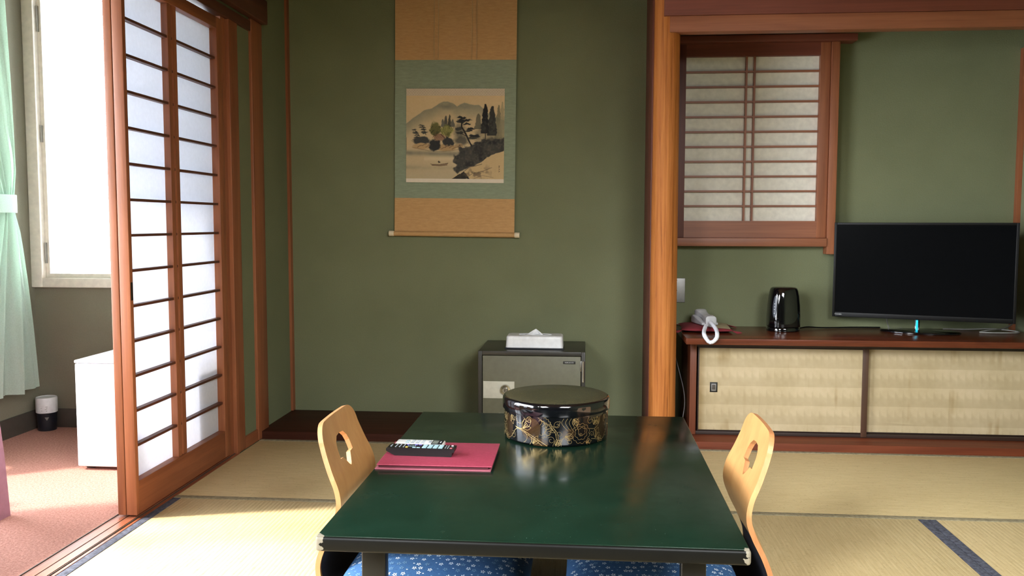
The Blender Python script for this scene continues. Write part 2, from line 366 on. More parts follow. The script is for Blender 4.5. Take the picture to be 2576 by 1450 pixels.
# sunroom walls (window openings cut as real holes)
b = MB(); X0, X1 = -2.75, -2.66
b.box(X0, X1, YF, 0.15, -0.055, 2.3, M['plaster_sun']); b.box(X0, X1, 3.3, 4.1, -0.055, 2.3, M['plaster_sun'])
b.box(X0, X1, 0.15, 3.3, -0.055, 0.10, M['plaster_sun']); b.box(X0, X1, 0.15, 3.3, 2.12, 2.3, M['plaster_sun'])
struct('wall_sunroom_left', b, 'grey green sunroom wall behind the curtain')
b = MB(); b.box(-2.66, XL - 0.09, 4.02, 4.1, -0.055, 0.69, M['plaster_sun']); b.box(-2.66, XL - 0.09, 4.02, 4.1, 2.22, 2.3, M['plaster_sun']); b.box(-1.66, XL - 0.09, 4.02, 4.1, 0.69, 2.22, M['plaster_sun'])
struct('wall_sunroom_back', b, 'grey green wall below the bright sunroom window')
b = MB(); b.box(-2.66, -2.648, YF, 4.02, 0, 0.09, M['base_brown']); struct('baseboard_left', b)
b = MB(); b.box(-2.648, XL - 0.09, 4.008, 4.02, 0, 0.09, M['base_brown']); struct('baseboard_back', b)
# window 1: far sunroom window
t = thing('window_1', 'bright white framed sunroom window behind the shoji', None, (0, 0, 0), kind='structure')
def f(b):
    x0, x1, z0, z1 = -2.66, -1.66, 0.685, 2.22
    b.box(x0, x0 + 0.055, 3.995, 4.06, z0, z1, M['white_paint'], 0.003); b.box(x1 - 0.05, x1, 3.995, 4.06, z0, z1, M['white_paint'], 0.003)
    b.box(x0 + 0.055, x1 - 0.05, 3.995, 4.06, z0, z0 + 0.045, M['white_paint'], 0.003); b.box(x0 + 0.055, x1 - 0.05, 3.995, 4.06, z1 - 0.05, z1, M['white_paint'], 0.003)
part('window_frame', t, f)
def f(b):
    b.box(-2.603, -2.585, 4.03, 4.05, 0.73, 2.17, M['white_paint']); b.box(-1.73, -1.712, 4.03, 4.05, 0.73, 2.17, M['white_paint'])
    b.box(-2.585, -1.73, 4.03, 4.05, 0.73, 0.75, M['white_paint']); b.box(-2.585, -1.73, 4.03, 4.05, 2.15, 2.17, M['white_paint'])
part('sash', t, f)
bx('pane', t, (-2.585, -1.73, 4.038, 4.042, 0.75, 2.15), M['glass'])
bx('hinge', t, (-2.601, -2.595, 4.018, 4.031, 0.80, 0.90), M['steel']); bx('hinge', t, (-2.601, -2.595, 4.018, 4.031, 1.38, 1.46), M['steel']); bx('hinge', t, (-2.601, -2.595, 4.018, 4.031, 1.90, 2.02), M['steel'])
# window 2: long sunroom window on the left
t = thing('window_2', 'long sunroom window beside the curtain', None, kind='structure')
def f(b):
    for y0, y1 in ((0.15, 0.2), (3.25, 3.3), (1.15, 1.18), (2.2, 2.23)): b.box(-2.72, -2.665, y0, y1, 0.10, 2.12, M['white_paint'])
    b.box(-2.72, -2.665, 0.2, 3.25, 0.10, 0.15, M['white_paint']); b.box(-2.72, -2.665, 0.2, 3.25, 2.07, 2.12, M['white_paint'])
part('window_frame', t, f)
for y0, y1 in ((0.2, 1.15), (1.18, 2.2), (2.23, 3.25)): bx('pane', t, (-2.70, -2.696, y0, y1, 0.15, 2.07), M['glass'])
# window 3: small papered lattice window in the alcove
t = thing('window_3', 'small papered lattice window on the alcove wall', None, kind='structure')
yf = 4.30
def f(b):
    b.box(0.36, 1.255, 4.262, 4.35, 1.851, 1.884, M['redx'], 0.003)
part('header', t, f)
bx('jamb', t, (1.145, 1.183, 4.285, 4.35, 0.853, 1.851), M['wz'], 0.002)
bx('sill', t, (0.36, 1.144, 4.278, 4.35, 0.889, 0.929), M['wx'], 0.002)
def f(b):
    b.box(1.098, 1.1435, yf, 4.335, 0.93, 1.851, M['wz'], 0.001); b.box(0.40, 0.4725, yf, 4.335, 0.93, 1.851, M['redz'], 0.001)
    b.box(0.4726, 1.0979, yf + 0.002, 4.335, 0.93, 1.011, M['wx']); b.box(0.4726, 1.0979, yf + 0.002, 4.335, 1.792, 1.851, M['redx'])
part('sliding_frame', t, f)
bx('paper', t, (0.472, 1.0985, 4.329, 4.334, 1.01, 1.793), M['paper_closed'])
for k in range(10):
    z = 1.0115 + 0.071 * (k + 1); bx('muntin', t, (0.4726, 1.0978, 4.314, 4.3285, z - 0.0045, z + 0.0045), M['wx'])
for x in (0.758, 0.796): bx('muntin', t, (x - 0.0045, x + 0.0045, 4.311, 4.328, 1.0112, 1.7918), M['wz'])

# doors: the two stacked sliding screens
def lattice(name, x0, x1, label, is_paper):
    t = thing(name, label, None, kind='structure'); y0, y1, z0, z1 = 2.768, 3.555, 0.012, 1.832
    bx('stile', t, (x0, x1, y0, y0 + 0.020, z0, z1), M['wz'], 0.0015); bx('stile', t, (x0, x1, y1 - 0.052, y1, z0, z1), M['wz'], 0.0015)
    bx('bottom_rail', t, (x0 + 0.001, x1 - 0.001, y0 + 0.0205, y1 - 0.0525, z0, 0.125), M['wy'], 0.001)
    bx('top_rail', t, (x0 + 0.001, x1 - 0.001, y0 + 0.0205, y1 - 0.0525, 1.786, z1), M['wy'], 0.001)
    ya, yb = y0 + 0.0205, y1 - 0.0525
    if is_paper:
        bx('paper', t, (x0 + 0.004, x0 + 0.0055, ya, yb, 0.1255, 1.7855), M['paper'])
        for k in range(13):
            z = 0.1255 + 0.11857 * (k + 1); bx('muntin', t, (x0 + 0.0065, x1 - 0.009, ya, yb, z - 0.0045, z + 0.0045), M['darky'])
        for q0, q1 in ((3.092, 3.118), (3.132, 3.160)): bx('muntin', t, (x0 + 0.006, x1 - 0.006, q0, q1, 0.1258, 1.7852), M['wz'])
        bx('finger_pull', t, (x1 - 0.0015, x1 + 0.0005, y0 + 0.004, y0 + 0.016, 0.74, 0.80), M['label_black'])
    else:
        bx('pane', t, (x0 + 0.010, x0 + 0.014, ya, yb, 0.1255, 1.7855), M['glass'])
    return t
lattice('door_1', -1.536, -1.500, 'sliding shoji screen with two columns of white paper panes', True)
lattice('door_2', -1.566, -1.539, 'second sliding screen stacked behind the shoji', False)
# trims: sills, lintels, posts, beams
b = MB(); b.box(-1.588, -1.488, OPEN0, 3.62, -0.055, 0.002, M['sill'])
for x in (-1.585, -1.571, -1.5375, -1.503): b.box(x, x + 0.003, OPEN0, 3.60, 0.002, 0.0045, M['base_brown'])
for x0, x1 in ((-1.567, -1.5385), (-1.533, -1.504)): b.box(x0, x1, OPEN0, 3.60, 0.002, 0.006, M['sill'])
struct('trim_1', b, 'grooved wooden floor track of the shoji')
b = MB(); b.box(-1.59, -1.488, OPEN0, 3.84, 1.846, 1.89, M['darky'], 0.002); struct('trim_2', b, 'lintel above the shoji')
b = MB(); b.box(-1.499, -1.462, OPEN0 - 0.5, 3.985, 1.903, 2.01, M['darky'], 0.004); struct('trim_3', b, 'dark picture rail ending by the alcove')
b = MB(); b.box(-1.545, -1.506, 3.556, 3.60, 0.0, 1.846, M['wz']); b.box(-1.588, -1.49, 3.602, 3.692, 0.0, 1.846, M['wz'], 0.002); struct('trim_4', b, 'door jamb post beside the shoji')
b = MB(); b.box(-1.588, -1.487, 3.843, 3.972, 0.0, 1.903, M['wz'], 0.003); struct('trim_5', b, 'wooden post at the alcove corner')
b = MB(); b.box(-1.5, -1.49, 3.692, 3.843, 0.0, 0.052, M['wy']); struct('baseboard_wall', b)
b = MB(); b.box(-1.503, -1.487, 4.318, YB, 0.036, ZC, M['wz']); struct('trim_6', b, 'thin corner batten of the alcove')
b = MB(); b.box(XL, 0.286, 3.88, YB, -0.055, 0.034, M['tokofloor'], 0.002); struct('floor_alcove', b, 'dark polished raised floor under the scroll')
b = MB(); b.box(0.286, XR, 3.868, YB, -0.055, 0.034, M['alcovefloor'], 0.002); struct('floor_cabinet_alcove', b, 'red brown raised floor under the cabinet')
b = MB(); b.box(0.286, 0.40, 3.945, YB, 0.034, ZC, M['redz'], 0.002); struct('trim_7', b, 'dark red side board between the alcoves')
b = MB()
prof = []
nseg = 72; zs = [0.034 + i * (ZC - 0.034) / 90 for i in range(91)]
vs = []; fs = []
for z in zs:
    for k in range(nseg):
        t_ = 2 * PI * k / nseg
        r_ = 0.0575 + 0.0012 * noise.noise(Vector((math.cos(t_) * 9, math.sin(t_) * 9, z * 0.8))) + 0.0014 * math.sin(z * 2.1 + 1) + 0.0008 * noise.noise(Vector((math.cos(t_) * 2, math.sin(t_) * 2, z * 6)))
        vs.append((0.3475 + r_ * math.cos(t_), 3.932 + r_ * math.sin(t_), z))
for i in range(90):
    for k in range(nseg): fs.append((i * nseg + k, i * nseg + (k + 1) % nseg, (i + 1) * nseg + (k + 1) % nseg, (i + 1) * nseg + k))
b.add(vs, fs, M['pillar'], True); struct('trim_8', b, 'round golden cedar log pillar')
b = MB(); b.box(0.328, XR, 3.86, 3.95, 1.886, 2.16, M['redx'], 0.002); struct('trim_9', b, 'wide dark red beam above the cabinet alcove')
b = MB(); b.box(0.353, XR, 3.868, 3.935, 1.818, 1.8855, M['wx'], 0.002); struct('trim_10', b, 'lighter wooden lintel under the red beam')
b = MB(); b.box(XL, 0.30, 3.89, 3.96, 2.16, ZC, M['plaster']); b.box(XL, 0.30, 3.88, 3.965, 2.12, 2.16, M['redx']); b.box(0.40, XR, 3.89, 3.95, 2.16, ZC, M['plaster']); struct('wall_alcove_top', b)
b = MB(); b.box(2.022, XR, 4.32, YB, 0.034, 1.818, M['wz']); struct('trim_11', b, 'thin corner batten by the television')

# tatami mats
def mat(x0, x1, y0, y1, axis, label):
    t = thing('tatami_mat', label, 'tatami mat', ((x0 + x1) / 2, (y0 + y1) / 2, -0.055), group='straw mats covering the floor')
    hx, hy = (x1 - x0) / 2 - 0.0008, (y1 - y0) / 2 - 0.0008; h = 0.055; e_ = 0.0285
    if axis == 'Y': bx('rush_surface', t, (-hx + e_, hx - e_, -hy, hy, 0, h), M['tatY'], 0.002)
    else: bx('rush_surface', t, (-hx, hx, -hy + e_, hy - e_, 0, h), M['tatX'], 0.002)
    for s in (-1, 1):
        hm = M['heri_blue'] if axis == 'Y' else M['heri_brown']
        if axis == 'Y': d_ = (min(s * hx, s * (hx - e_)), max(s * hx, s * (hx - e_)), -hy, hy, 0, h + 0.0012)
        else: d_ = (-hx, hx, min(s * hy, s * (hy - e_)), max(s * hy, s * (hy - e_)), 0, h + 0.0012)
        bx('border', t, d_, hm, 0.001)
mat(-1.487, 0.276, 3.0, 3.868, 'X', 'pale straw mat lying in front of the scroll alcove')
mat(0.276, 2.04, 3.0, 3.868, 'X', 'straw mat lying along the cabinet below the television')
mat(-1.487, -0.606, 1.24, 3.0, 'Y', 'sunlit straw mat beside the shoji floor track')
mat(-0.606, 0.276, 1.24, 3.0, 'Y', 'shaded straw mat directly under the green table')
mat(0.276, 1.158, 1.24, 3.0, 'Y', 'straw mat under the right-hand floor chair')
mat(1.158, 2.04, 1.24, 3.0, 'Y', 'straw mat right of the dark blue border, at the lower right corner')
mat(-1.487, 0.276, 0.36, 1.24, 'X', 'straw mat under the camera, left half of the room')
mat(0.276, 2.04, 0.36, 1.24, 'X', 'straw mat under the camera, right half of the room')

# ------------------------------------------------------------------ low table
TB = {}
def worn_mat(src, corners, rad):
    """the same finish, chipped through to pale board at the table's corners"""
    m = src.copy(); t = m.node_tree; bs = [n for n in t.nodes if n.type == 'BSDF_PRINCIPLED'][0]
    old = bs.inputs['Base Color'].links[0].from_socket
    tcn = t.nodes.new('ShaderNodeTexCoord'); nz = t.nodes.new('ShaderNodeTexNoise'); nz.inputs['Scale'].default_value = 70; nz.inputs['Detail'].default_value = 4
    t.links.new(tcn.outputs['Object'], nz.inputs['Vector'])
    acc = None
    for c, r_ in zip(corners, rad):
        d = t.nodes.new('ShaderNodeVectorMath'); d.operation = 'DISTANCE'; d.inputs[1].default_value = c; t.links.new(tcn.outputs['Object'], d.inputs[0])
        q = t.nodes.new('ShaderNodeMath'); q.operation = 'MULTIPLY_ADD'; q.inputs[1].default_value = -0.030; t.links.new(nz.outputs['Fac'], q.inputs[0]); t.links.new(d.outputs['Value'], q.inputs[2])
        k = t.nodes.new('ShaderNodeMath'); k.operation = 'LESS_THAN'; t.links.new(q.outputs[0], k.inputs[0]); k.inputs[1].default_value = r_
        if acc is None: acc = k.outputs[0]
        else:
            mx_ = t.nodes.new('ShaderNodeMath'); mx_.operation = 'MAXIMUM'; t.links.new(acc, mx_.inputs[0]); t.links.new(k.outputs[0], mx_.inputs[1]); acc = mx_.outputs[0]
    x = t.nodes.new('ShaderNodeMix'); x.data_type = 'RGBA'; t.links.new(acc, x.inputs[0]); t.links.new(old, x.inputs[6]); x.inputs[7].default_value = srgb(118, 112, 98)
    t.links.new(x.outputs[2], bs.inputs['Base Color']); return m
tx, ty, tw, td = -0.114, 2.4075, 0.459, 0.6225
cs = [(-tw, -td, 0.325), (tw, -td, 0.325), (tw, -td, 0.305), (-tw, -td, 0.305), (-tw, -td + 0.10, 0.33)]; rs_ = [0.003, 0.001, -0.001, -0.002, -0.009]
Mtop = worn_mat(M['table_top'], cs, rs_); Medge = worn_mat(M['table_edge'], cs, rs_)
t = thing('low_table', 'large dark green topped low table with chipped corners', 'table', (tx, ty, 0))
bx('table_edge', t, (-tw, tw, -td, td, 0.2955, 0.3285), Medge, 0.007, 'black table edge')
bx('tabletop', t, (-tw + 0.0035, tw - 0.0035, -td + 0.0035, td - 0.0035, 0.3275, 0.33), Mtop, 0.001)
for sx in (-1, 1):
    for sy in (-1, 1):
        cx, cy = sx * 0.353, sy * 0.52
        bx('leg', t, (cx - 0.027, cx + 0.027, cy - 0.018, cy + 0.018, 0.0014, 0.2955), M['table_leg'], 0.004)
        def f(b):
            q = [(cx - sx * 0.027, 0.2955), (cx - sx * 0.095, 0.2955), (cx - sx * 0.085, 0.280), (cx - sx * 0.055, 0.268), (cx - sx * 0.027, 0.262)]
            b.prism(q, 'Y', cy - 0.010, cy + 0.010, M['table_leg'])
        part('leg_bracket', t, f)
for sx in (-1, 1): bx('apron', t, (sx * 0.353 - 0.012, sx * 0.353 + 0.012, -0.50, 0.50, 0.262, 0.2955), M['table_leg'], 0.002)
bx('apron', t, (-0.26, 0.26, 0.51, 0.53, 0.266, 0.2955), M['table_leg'], 0.002)

# ------------------------------------------------------------------ floor chairs (bent plywood)
from mathutils.geometry import intersect_point_line
def snap_grid(bounds, n, inside, outlines):
    """a fine grid cut to an outline with holes, its border vertices moved onto the outline"""
    (u0, u1, v0, v1), (nu, nv) = bounds, n
    V = [[u0 + (u1 - u0) * i / nu, v0 + (v1 - v0) * j / nv] for j in range(nv + 1) for i in range(nu + 1)]
    F = []
    for j in range(nv):
        for i in range(nu):
            if inside(u0 + (u1 - u0) * (i + .5) / nu, v0 + (v1 - v0) * (j + .5) / nv):
                a0 = j * (nu + 1) + i; F.append((a0, a0 + 1, a0 + nu + 2, a0 + nu + 1))
    ec = {}
    for f_ in F:
        for k in range(4):
            e_ = tuple(sorted((f_[k], f_[(k + 1) % 4]))); ec[e_] = ec.get(e_, 0) + 1
    bv = {i for e_, c in ec.items() if c == 1 for i in e_}
    for i in bv:
        p = Vector((V[i][0], V[i][1], 0)); best = None
        for ol in outlines:
            for k in range(len(ol)):
                A = Vector((*ol[k], 0)); B = Vector((*ol[(k + 1) % len(ol)], 0)); q, tt = intersect_point_line(p, A, B); tt = min(1, max(0, tt)); q = A.lerp(B, tt)
                d_ = (q - p).length
                if best is None or d_ < best[0]: best = (d_, q)
        if best[0] < 0.012: V[i] = [best[1].x, best[1].y]
    used = sorted({i for f_ in F for i in f_}); mp_ = {a_: k for k, a_ in enumerate(used)}
    return [V[i] for i in used], [tuple(mp_[i] for i in f_) for f_ in F]
def pip(x, y, poly):
    c = False; n = len(poly)
    for i in range(n):
        x1, y1 = poly[i]; x2, y2 = poly[(i + 1) % n]
        if (y1 > y) != (y2 > y) and x < (x2 - x1) * (y - y1) / (y2 - y1) + x1: c = not c
    return c
# side profile of the bent board (x backwards is negative, z up), walked from the seat front to the top
prof = bez([(0.42, 0, 0.016), (0.30, 0, 0.011), (0.12, 0, 0.010), (0.04, 0, 0.013), (-0.012, 0, 0.024), (-0.038, 0, 0.048), (-0.050, 0, 0.085), (-0.050, 0, 0.12), (-0.036, 0, 0.165), (-0.014, 0, 0.215), (-0.001, 0, 0.262), (-0.006, 0, 0.305), (-0.026, 0, 0.355), (-0.045, 0, 0.41), (-0.059, 0, 0.467)], 12)
L_ = [0]
for i in range(1, len(prof)): L_.append(L_[-1] + (prof[i] - prof[i - 1]).length)
LT = L_[-1]
def on_prof(s):
    s = max(0, min(LT, s)); i = 1
    while i < len(L_) - 1 and L_[i] < s: i += 1
    k = (s - L_[i - 1]) / max(1e-9, L_[i] - L_[i - 1]); return prof[i - 1].lerp(prof[i], k)
def s_at(z):
    for i in range(len(prof) - 1, 0, -1):
        if prof[i - 1].z <= z: return L_[i - 1] + (L_[i] - L_[i - 1]) * (z - prof[i - 1].z) / (prof[i].z - prof[i - 1].z + 1e-9)
    return 0
def half_outline():
    pts = [(0.0, 0.14), (0.02, 0.17), (0.10, 0.19), (s_at(0.12), 0.182), (s_at(0.20), 0.180), (s_at(0.27), 0.188), (s_at(0.33), 0.184), (s_at(0.39), 0.171)]
    for k in range(9):
        a_ = k / 8 * PI / 2; pts.append((LT - 0.055 + 0.055 * math.sin(a_), 0.165 - 0.06 + 0.06 * math.cos(a_)))
    return pts
ho = half_outline(); outline = [(w_, s) for s, w_ in ho] + [(-w_, s) for s, w_ in reversed(ho)]
ht, hb, hs = s_at(0.412), s_at(0.352), s_at(0.320)
hh = [(0.0, ht), (0.03, ht - 0.003), (0.05, ht - 0.018), (0.058, ht - 0.035), (0.060, hb), (0.034, hb - 0.002), (0.024, hb - 0.014), (0.010, hs + 0.006), (0, hs)]
hole = hh + [(-a_, b_) for a_, b_ in reversed(hh[1:-1])]
GV, GF = snap_grid((-0.20, 0.20, 0, LT), (80, 170), lambda u, v: pip(u, v, outline) and not pip(u, v, hole), [outline, hole])
TH = 0.013
def shell_mesh():
    b = MB(); n = len(GV); fr_, bk = [], []
    for (u, s) in GV:
        p = on_prof(s); q = on_prof(s + 0.004); r_ = on_prof(s - 0.004); d = (q - r_).normalized(); nr = Vector((d.z, 0, -d.x))  # towards the sitter / up
        if nr.x < 0 and nr.z < 0: nr = -nr
        cup = 0.010 * (u / 0.18) ** 2 * max(0, min(1, (p.z - 0.05) / 0.2))
        base_ = Vector((p.x + cup, u, p.z)); bk.append(base_); fr_.append(base_ + nr * TH)
    # board faces
    ec = {}
    for f_ in GF:
        for k in range(4):
            e_ = (f_[k], f_[(k + 1) % 4]); ec[e_] = 1
    rim = [e_ for e_ in ec if (e_[1], e_[0]) not in ec]
    b.add(bk + fr_, [tuple(reversed(f_)) for f_ in GF] + [tuple(i + n for i in f_) for f_ in GF], M['ply'], True)
    k0 = len(b.v); 
    b.add([bk[i] for e_ in rim for i in e_] + [fr_[i] for e_ in rim for i in e_], [(2 * i, 2 * i + 1, 2 * i + 1 + 2 * len(rim), 2 * i + 2 * len(rim)) for i in range(len(rim))], M['plyedge'])
    return b
def pad_mesh():
    b = MB(); vs = []; fs = []; s1 = s_at(0.15); ns, nu = 40, 16
    for j in range(ns + 1):
        s = 0.03 + (s1 - 0.03) * j / ns; p = on_prof(s); d = (on_prof(s + 0.004) - on_prof(s - 0.004)).normalized(); nr = Vector((d.z, 0, -d.x))
        if nr.x < 0 and nr.z < 0: nr = -nr
        for i in range(nu + 1):
            u = -0.172 + 0.344 * i / nu; cup = 0.010 * (u / 0.18) ** 2 * max(0, min(1, (p.z - 0.05) / 0.2))
            e_ = min(1, (1 - abs(2 * i / nu - 1)) * 8, j / 2, (ns - j) / 2); vs.append(Vector((p.x + cup, u, p.z)) + nr * (TH + 0.0003 + 0.004 * e_))
    for j in range(ns):
        for i in range(nu): a0 = j * (nu + 1) + i; fs.append((a0, a0 + 1, a0 + nu + 2, a0 + nu + 1))
    b.add(vs, fs, M['navy_cloth'], True); return b
c1 = thing('floor_chair', 'bent plywood legless chair left of the green table', 'floor chair', (-0.648, 2.355, 0), 0, 'plywood floor chairs at the table')
sh = shell_mesh().build('plywood_shell', c1); pd = pad_mesh().build('seat_pad', c1); pd['label'] = 'dark seat pad'
c2 = c1.copy(); COL.objects.link(c2); c2.location = (0.427, 2.355, 0); c2.rotation_euler = (0, 0, PI); c2['label'] = 'bent plywood legless chair right of the green table'
for ch in (sh, pd):
    q = ch.copy(); COL.objects.link(q); q.parent = c2

# ------------------------------------------------------------------ floor cushions
def cushion(name, label, loc, hx, hy, h, seed):
    rnd = random.Random(seed); t = thing(name, label, 'cushion', loc, 0, 'blue flower-print floor cushions')
    def hgt(x, y):
        a_ = max(0, 1 - (abs(x) / hx) ** 3.2) ** 0.45 * max(0, 1 - (abs(y) / hy) ** 3.2) ** 0.45
        return a_ * (1 + 0.06 * noise.noise(Vector((x * 9, y * 9, seed))))
    def f(b):
        n = 36; vs = []
        cs_ = [math.sin((i / n * 2 - 1) * PI / 2) for i in range(n + 1)]
        for s in (1, -1):
            for j in range(n + 1):
                for i in range(n + 1):
                    x, y = hx * cs_[i], hy * cs_[j]; q = hgt(x, y); vs.append((x, y, h * 0.42 + (h * 0.58 * q if s > 0 else -h * 0.42 * min(1, q * 1.3))))
        m_ = (n + 1) ** 2; fs = []
        for j in range(n):
            for i in range(n):
                a0 = j * (n + 1) + i; fs.append((a0, a0 + 1, a0 + n + 2, a0 + n + 1)); fs.append((a0 + m_, a0 + n + 1 + m_, a0 + n + 2 + m_, a0 + 1 + m_))
        b.add(vs, fs, M['indigo'], True)
        pts = []
        for j in range(22):
            for i in range(24):
                x = -hx * 0.96 + (i + 0.5 + 0.25 * rnd.uniform(-1, 1) + 0.5 * (j % 2)) * hx * 1.92 / 24; y = -hy * 0.96 + (j + 0.5 + 0.25 * rnd.uniform(-1, 1)) * hy * 1.92 / 22
                if abs(x) < hx * 0.97 and abs(y) < hy * 0.97: pts.append((x, y))
        for x, y in pts:
            kind = rnd.random(); a0 = rnd.uniform(0, 6.28); mt = M['flower'] if kind < 0.62 else M['flower_dim']
            def P(px, py): return (px, py, h * 0.42 + h * 0.58 * hgt(px, py) + 0.0008)
            petals = [(x, y, 0)] if rnd.random() < 0.3 else [(x + 0.0040 * math.cos(a0 + k * 1.2566), y + 0.0040 * math.sin(a0 + k * 1.2566), a0 + k * 1.2566) for k in range(5)]
            for (px, py, an) in petals:
                ra, rb = (0.0026, 0.0016)
                b.add([P(px + ra * math.cos(q) * math.cos(an) - rb * math.sin(q) * math.sin(an), py + ra * math.cos(q) * math.sin(an) + rb * math.sin(q) * math.cos(an)) for q in [k * PI / 3 for k in range(6)]], [(0, 1, 2, 3, 4, 5)], mt)
    part('cushion_cover', t, f)
    def f(b):
        path = [(hx * sx, hy * sy, h * 0.42) for sx, sy in ((-1, -1), (1, -1), (1, 1), (-1, 1), (-1, -1))]
        q = []
        for k in range(4):
            A, B = Vector(path[k]), Vector(path[k + 1])
            for i in range(12): q.append(A.lerp(B, i / 12) * (1 - 0.012 * math.sin(PI * i / 12)))
        b.tube(q + [q[0]], 0.003, M['indigo'], 6)
    part('piping', t, f)
cushion('floor_cushion', 'blue flower-print cushion on the left floor chair under the table', (-0.381, 2.345, 0.0315), 0.243, 0.26, 0.095, 3)
cushion('floor_cushion', 'blue flower-print cushion on the right floor chair under the table', (0.178, 2.345, 0.0315), 0.222, 0.26, 0.095, 5)

# ------------------------------------------------------------------ lacquer box
t = thing('lacquer_box', 'round black lacquer box with gold flower pattern on the green table', 'box', (-0.0895, 2.731, 0.33))
r0 = 0.163
part('box_body', t, lambda b: b.lathe([(0.150, 0.0), (0.158, 0.001), (r0 - 0.001, 0.004), (r0, 0.008), (r0, 0.104), (0.150, 0.106)], (0, 0, 0), M['lacquer'], 128))
part('lid', t, lambda b: b.lathe([(0.1635, 0.0935), (0.1675, 0.0925), (0.168, 0.095), (0.1685, 0.118), (0.1675, 0.1245), (0.1645, 0.1285), (0.1605, 0.130)], (0, 0, 0), M['lacquer'], 128), 'plain glossy black lid rim')
part('lid_top', t, lambda b: b.lathe([(0.158, 0.1285), (0.1595, 0.1303), (0.158, 0.1310), (0.08, 0.1314), (0.0005, 0.1315)], (0, 0, 0), M['lid_top'], 128), 'speckled dull gold lid top')
def gold(b):
    rr = r0 + 0.0004
    def strip(pts, w_, m):
        """pts in (angle from the front, height); positive angle = right"""
        q = [Vector((p[0] * rr, p[1], 0)) for p in pts]; vs = []; fs = []
        for i, p in enumerate(q):
            d = (q[min(i + 1, len(q) - 1)] - q[max(i - 1, 0)]); d = d.normalized() if d.length > 0 else Vector((1, 0, 0)); n_ = Vector((-d.y, d.x, 0)) * w_
            for s in (1, -1):
                e_ = p + n_ * s; zz = min(0.0915, max(0.0045, e_.y)); an = -PI / 2 + e_.x / rr; vs.append((rr * math.cos(an), rr * math.sin(an), zz))
        for i in range(len(q) - 1): fs.append((2 * i, 2 * i + 1, 2 * i + 3, 2 * i + 2))
        b.add(vs, fs, m)
    def crv(pts, w_=0.00045, m=M['gold'], n=8): strip([(p.x, p.y) for p in bez([(x, y, 0) for x, y in pts], n)], w_, m)
    def leaf(cx, cz, an, s):
        # three pointed petals round a drop-shaped heart
        for da, k in ((-0.55, 0.75), (0.0, 1.0), (0.55, 0.8)):
            c_, s_ = math.cos(an + da), math.sin(an + da); Lq = s * k
            for sd in (1, -1):
                P = [(0, 0), (0.45, 0.20 * sd), (0.75, 0.16 * sd), (1.0, 0)]
                crv([(cx + (x * c_ - y * s_) * Lq / rr, cz + (x * s_ + y * c_) * Lq) for x, y in P])
        c_, s_ = math.cos(an), math.sin(an)
        crv([(cx + (x * c_ - y * s_) * s * 0.55 / rr, cz + (x * s_ + y * c_) * s * 0.55) for x, y in ((0, 0), (.5, .14), (.9, .12), (1, 0), (.9, -.12), (.5, -.14), (0, 0))], 0.0004)
    def curl(cx, cz, r_, a0, turns, sgn=1):
        n = 14; strip([(cx + r_ * (1 - 0.75 * i / n) * math.cos(a0 + sgn * turns * 6.28 * i / n) / rr, cz + r_ * (1 - 0.75 * i / n) * math.sin(a0 + sgn * turns * 6.28 * i / n)) for i in range(n + 1)], 0.00035, M['gold'])
    def scallop(cx, cz, r_, n, amp, a0=0, a1=6.283):
        m_ = n * 8; strip([(cx + (r_ + amp * abs(math.sin(n * PI * i / m_))) * math.cos(a0 + (a1 - a0) * i / m_) / rr, cz + (r_ + amp * abs(math.sin(n * PI * i / m_))) * math.sin(a0 + (a1 - a0) * i / m_)) for i in range(m_ + 1)], 0.00035, M['gold'])
    def dots(x0, x1, z0, z1, cond):
        y = z0; j = 0
        while y < z1:
            x = x0 + (0.0011 / rr if j % 2 else 0)
            while x < x1:
                if cond(x, y):
                    vs = []
                    for k in range(5):
                        e_ = 0.00055; an = -PI / 2 + x + e_ * math.cos(k * 1.2566) / rr; vs.append((rr * math.cos(an), rr * math.sin(an), min(0.091, y + e_ * math.sin(k * 1.2566))))
                    b.add(vs, [(0, 1, 2, 3, 4)], M['goldred'])
                x += 0.0022 / rr
            y += 0.0019; j += 1
    for base_, wgt in ((0.0, 1), (2.1, 1), (4.2, 1)):
        o = base_
        leaf(o - 0.62, 0.050, 0.75, 0.040); leaf(o - 1.25, 0.020, 1.1, 0.034); leaf(o - 1.15, 0.060, 1.9, 0.026)
        crv([(o - 1.35, 0.020), (o - 1.0, 0.012), (o - 0.80, 0.044), (o - 0.62, 0.050)], 0.0006)
        crv([(o - 0.82, 0.052), (o - 0.62, 0.045), (o - 0.40, 0.030), (o - 0.20, 0.012), (o - 0.12, 0.004)], 0.0007)
        crv([(o - 0.80, 0.050), (o - 0.63, 0.042), (o - 0.44, 0.027), (o - 0.27, 0.010), (o - 0.22, 0.004)], 0.0006)
        crv([(o - 0.58, 0.042), (o - 0.52, 0.028), (o - 0.55, 0.014), (o - 0.60, 0.008)], 0.0006); crv([(o - 0.50, 0.036), (o - 0.42, 0.020), (o - 0.46, 0.005)], 0.0005)
        for k in range(6): crv([(o - 0.30 + 0.05 * k, 0.088 - 0.004 * k), (o - 0.22 + 0.05 * k, 0.078 - 0.006 * k), (o - 0.26 + 0.04 * k, 0.066 - 0.004 * k)], 0.0004)
        scallop(o - 0.28, 0.058, 0.020, 7, 0.004, -1.4, 1.6); scallop(o - 0.24, 0.060, 0.029, 9, 0.004, -1.5, 1.3)
        curl(o - 0.10, 0.045, 0.014, 0.5, 1.3); curl(o - 0.05, 0.022, 0.012, 2.5, 1.2, -1); curl(o + 0.06, 0.068, 0.012, 1.0, 1.2); curl(o + 0.10, 0.040, 0.010, 3.5, 1.1, -1)
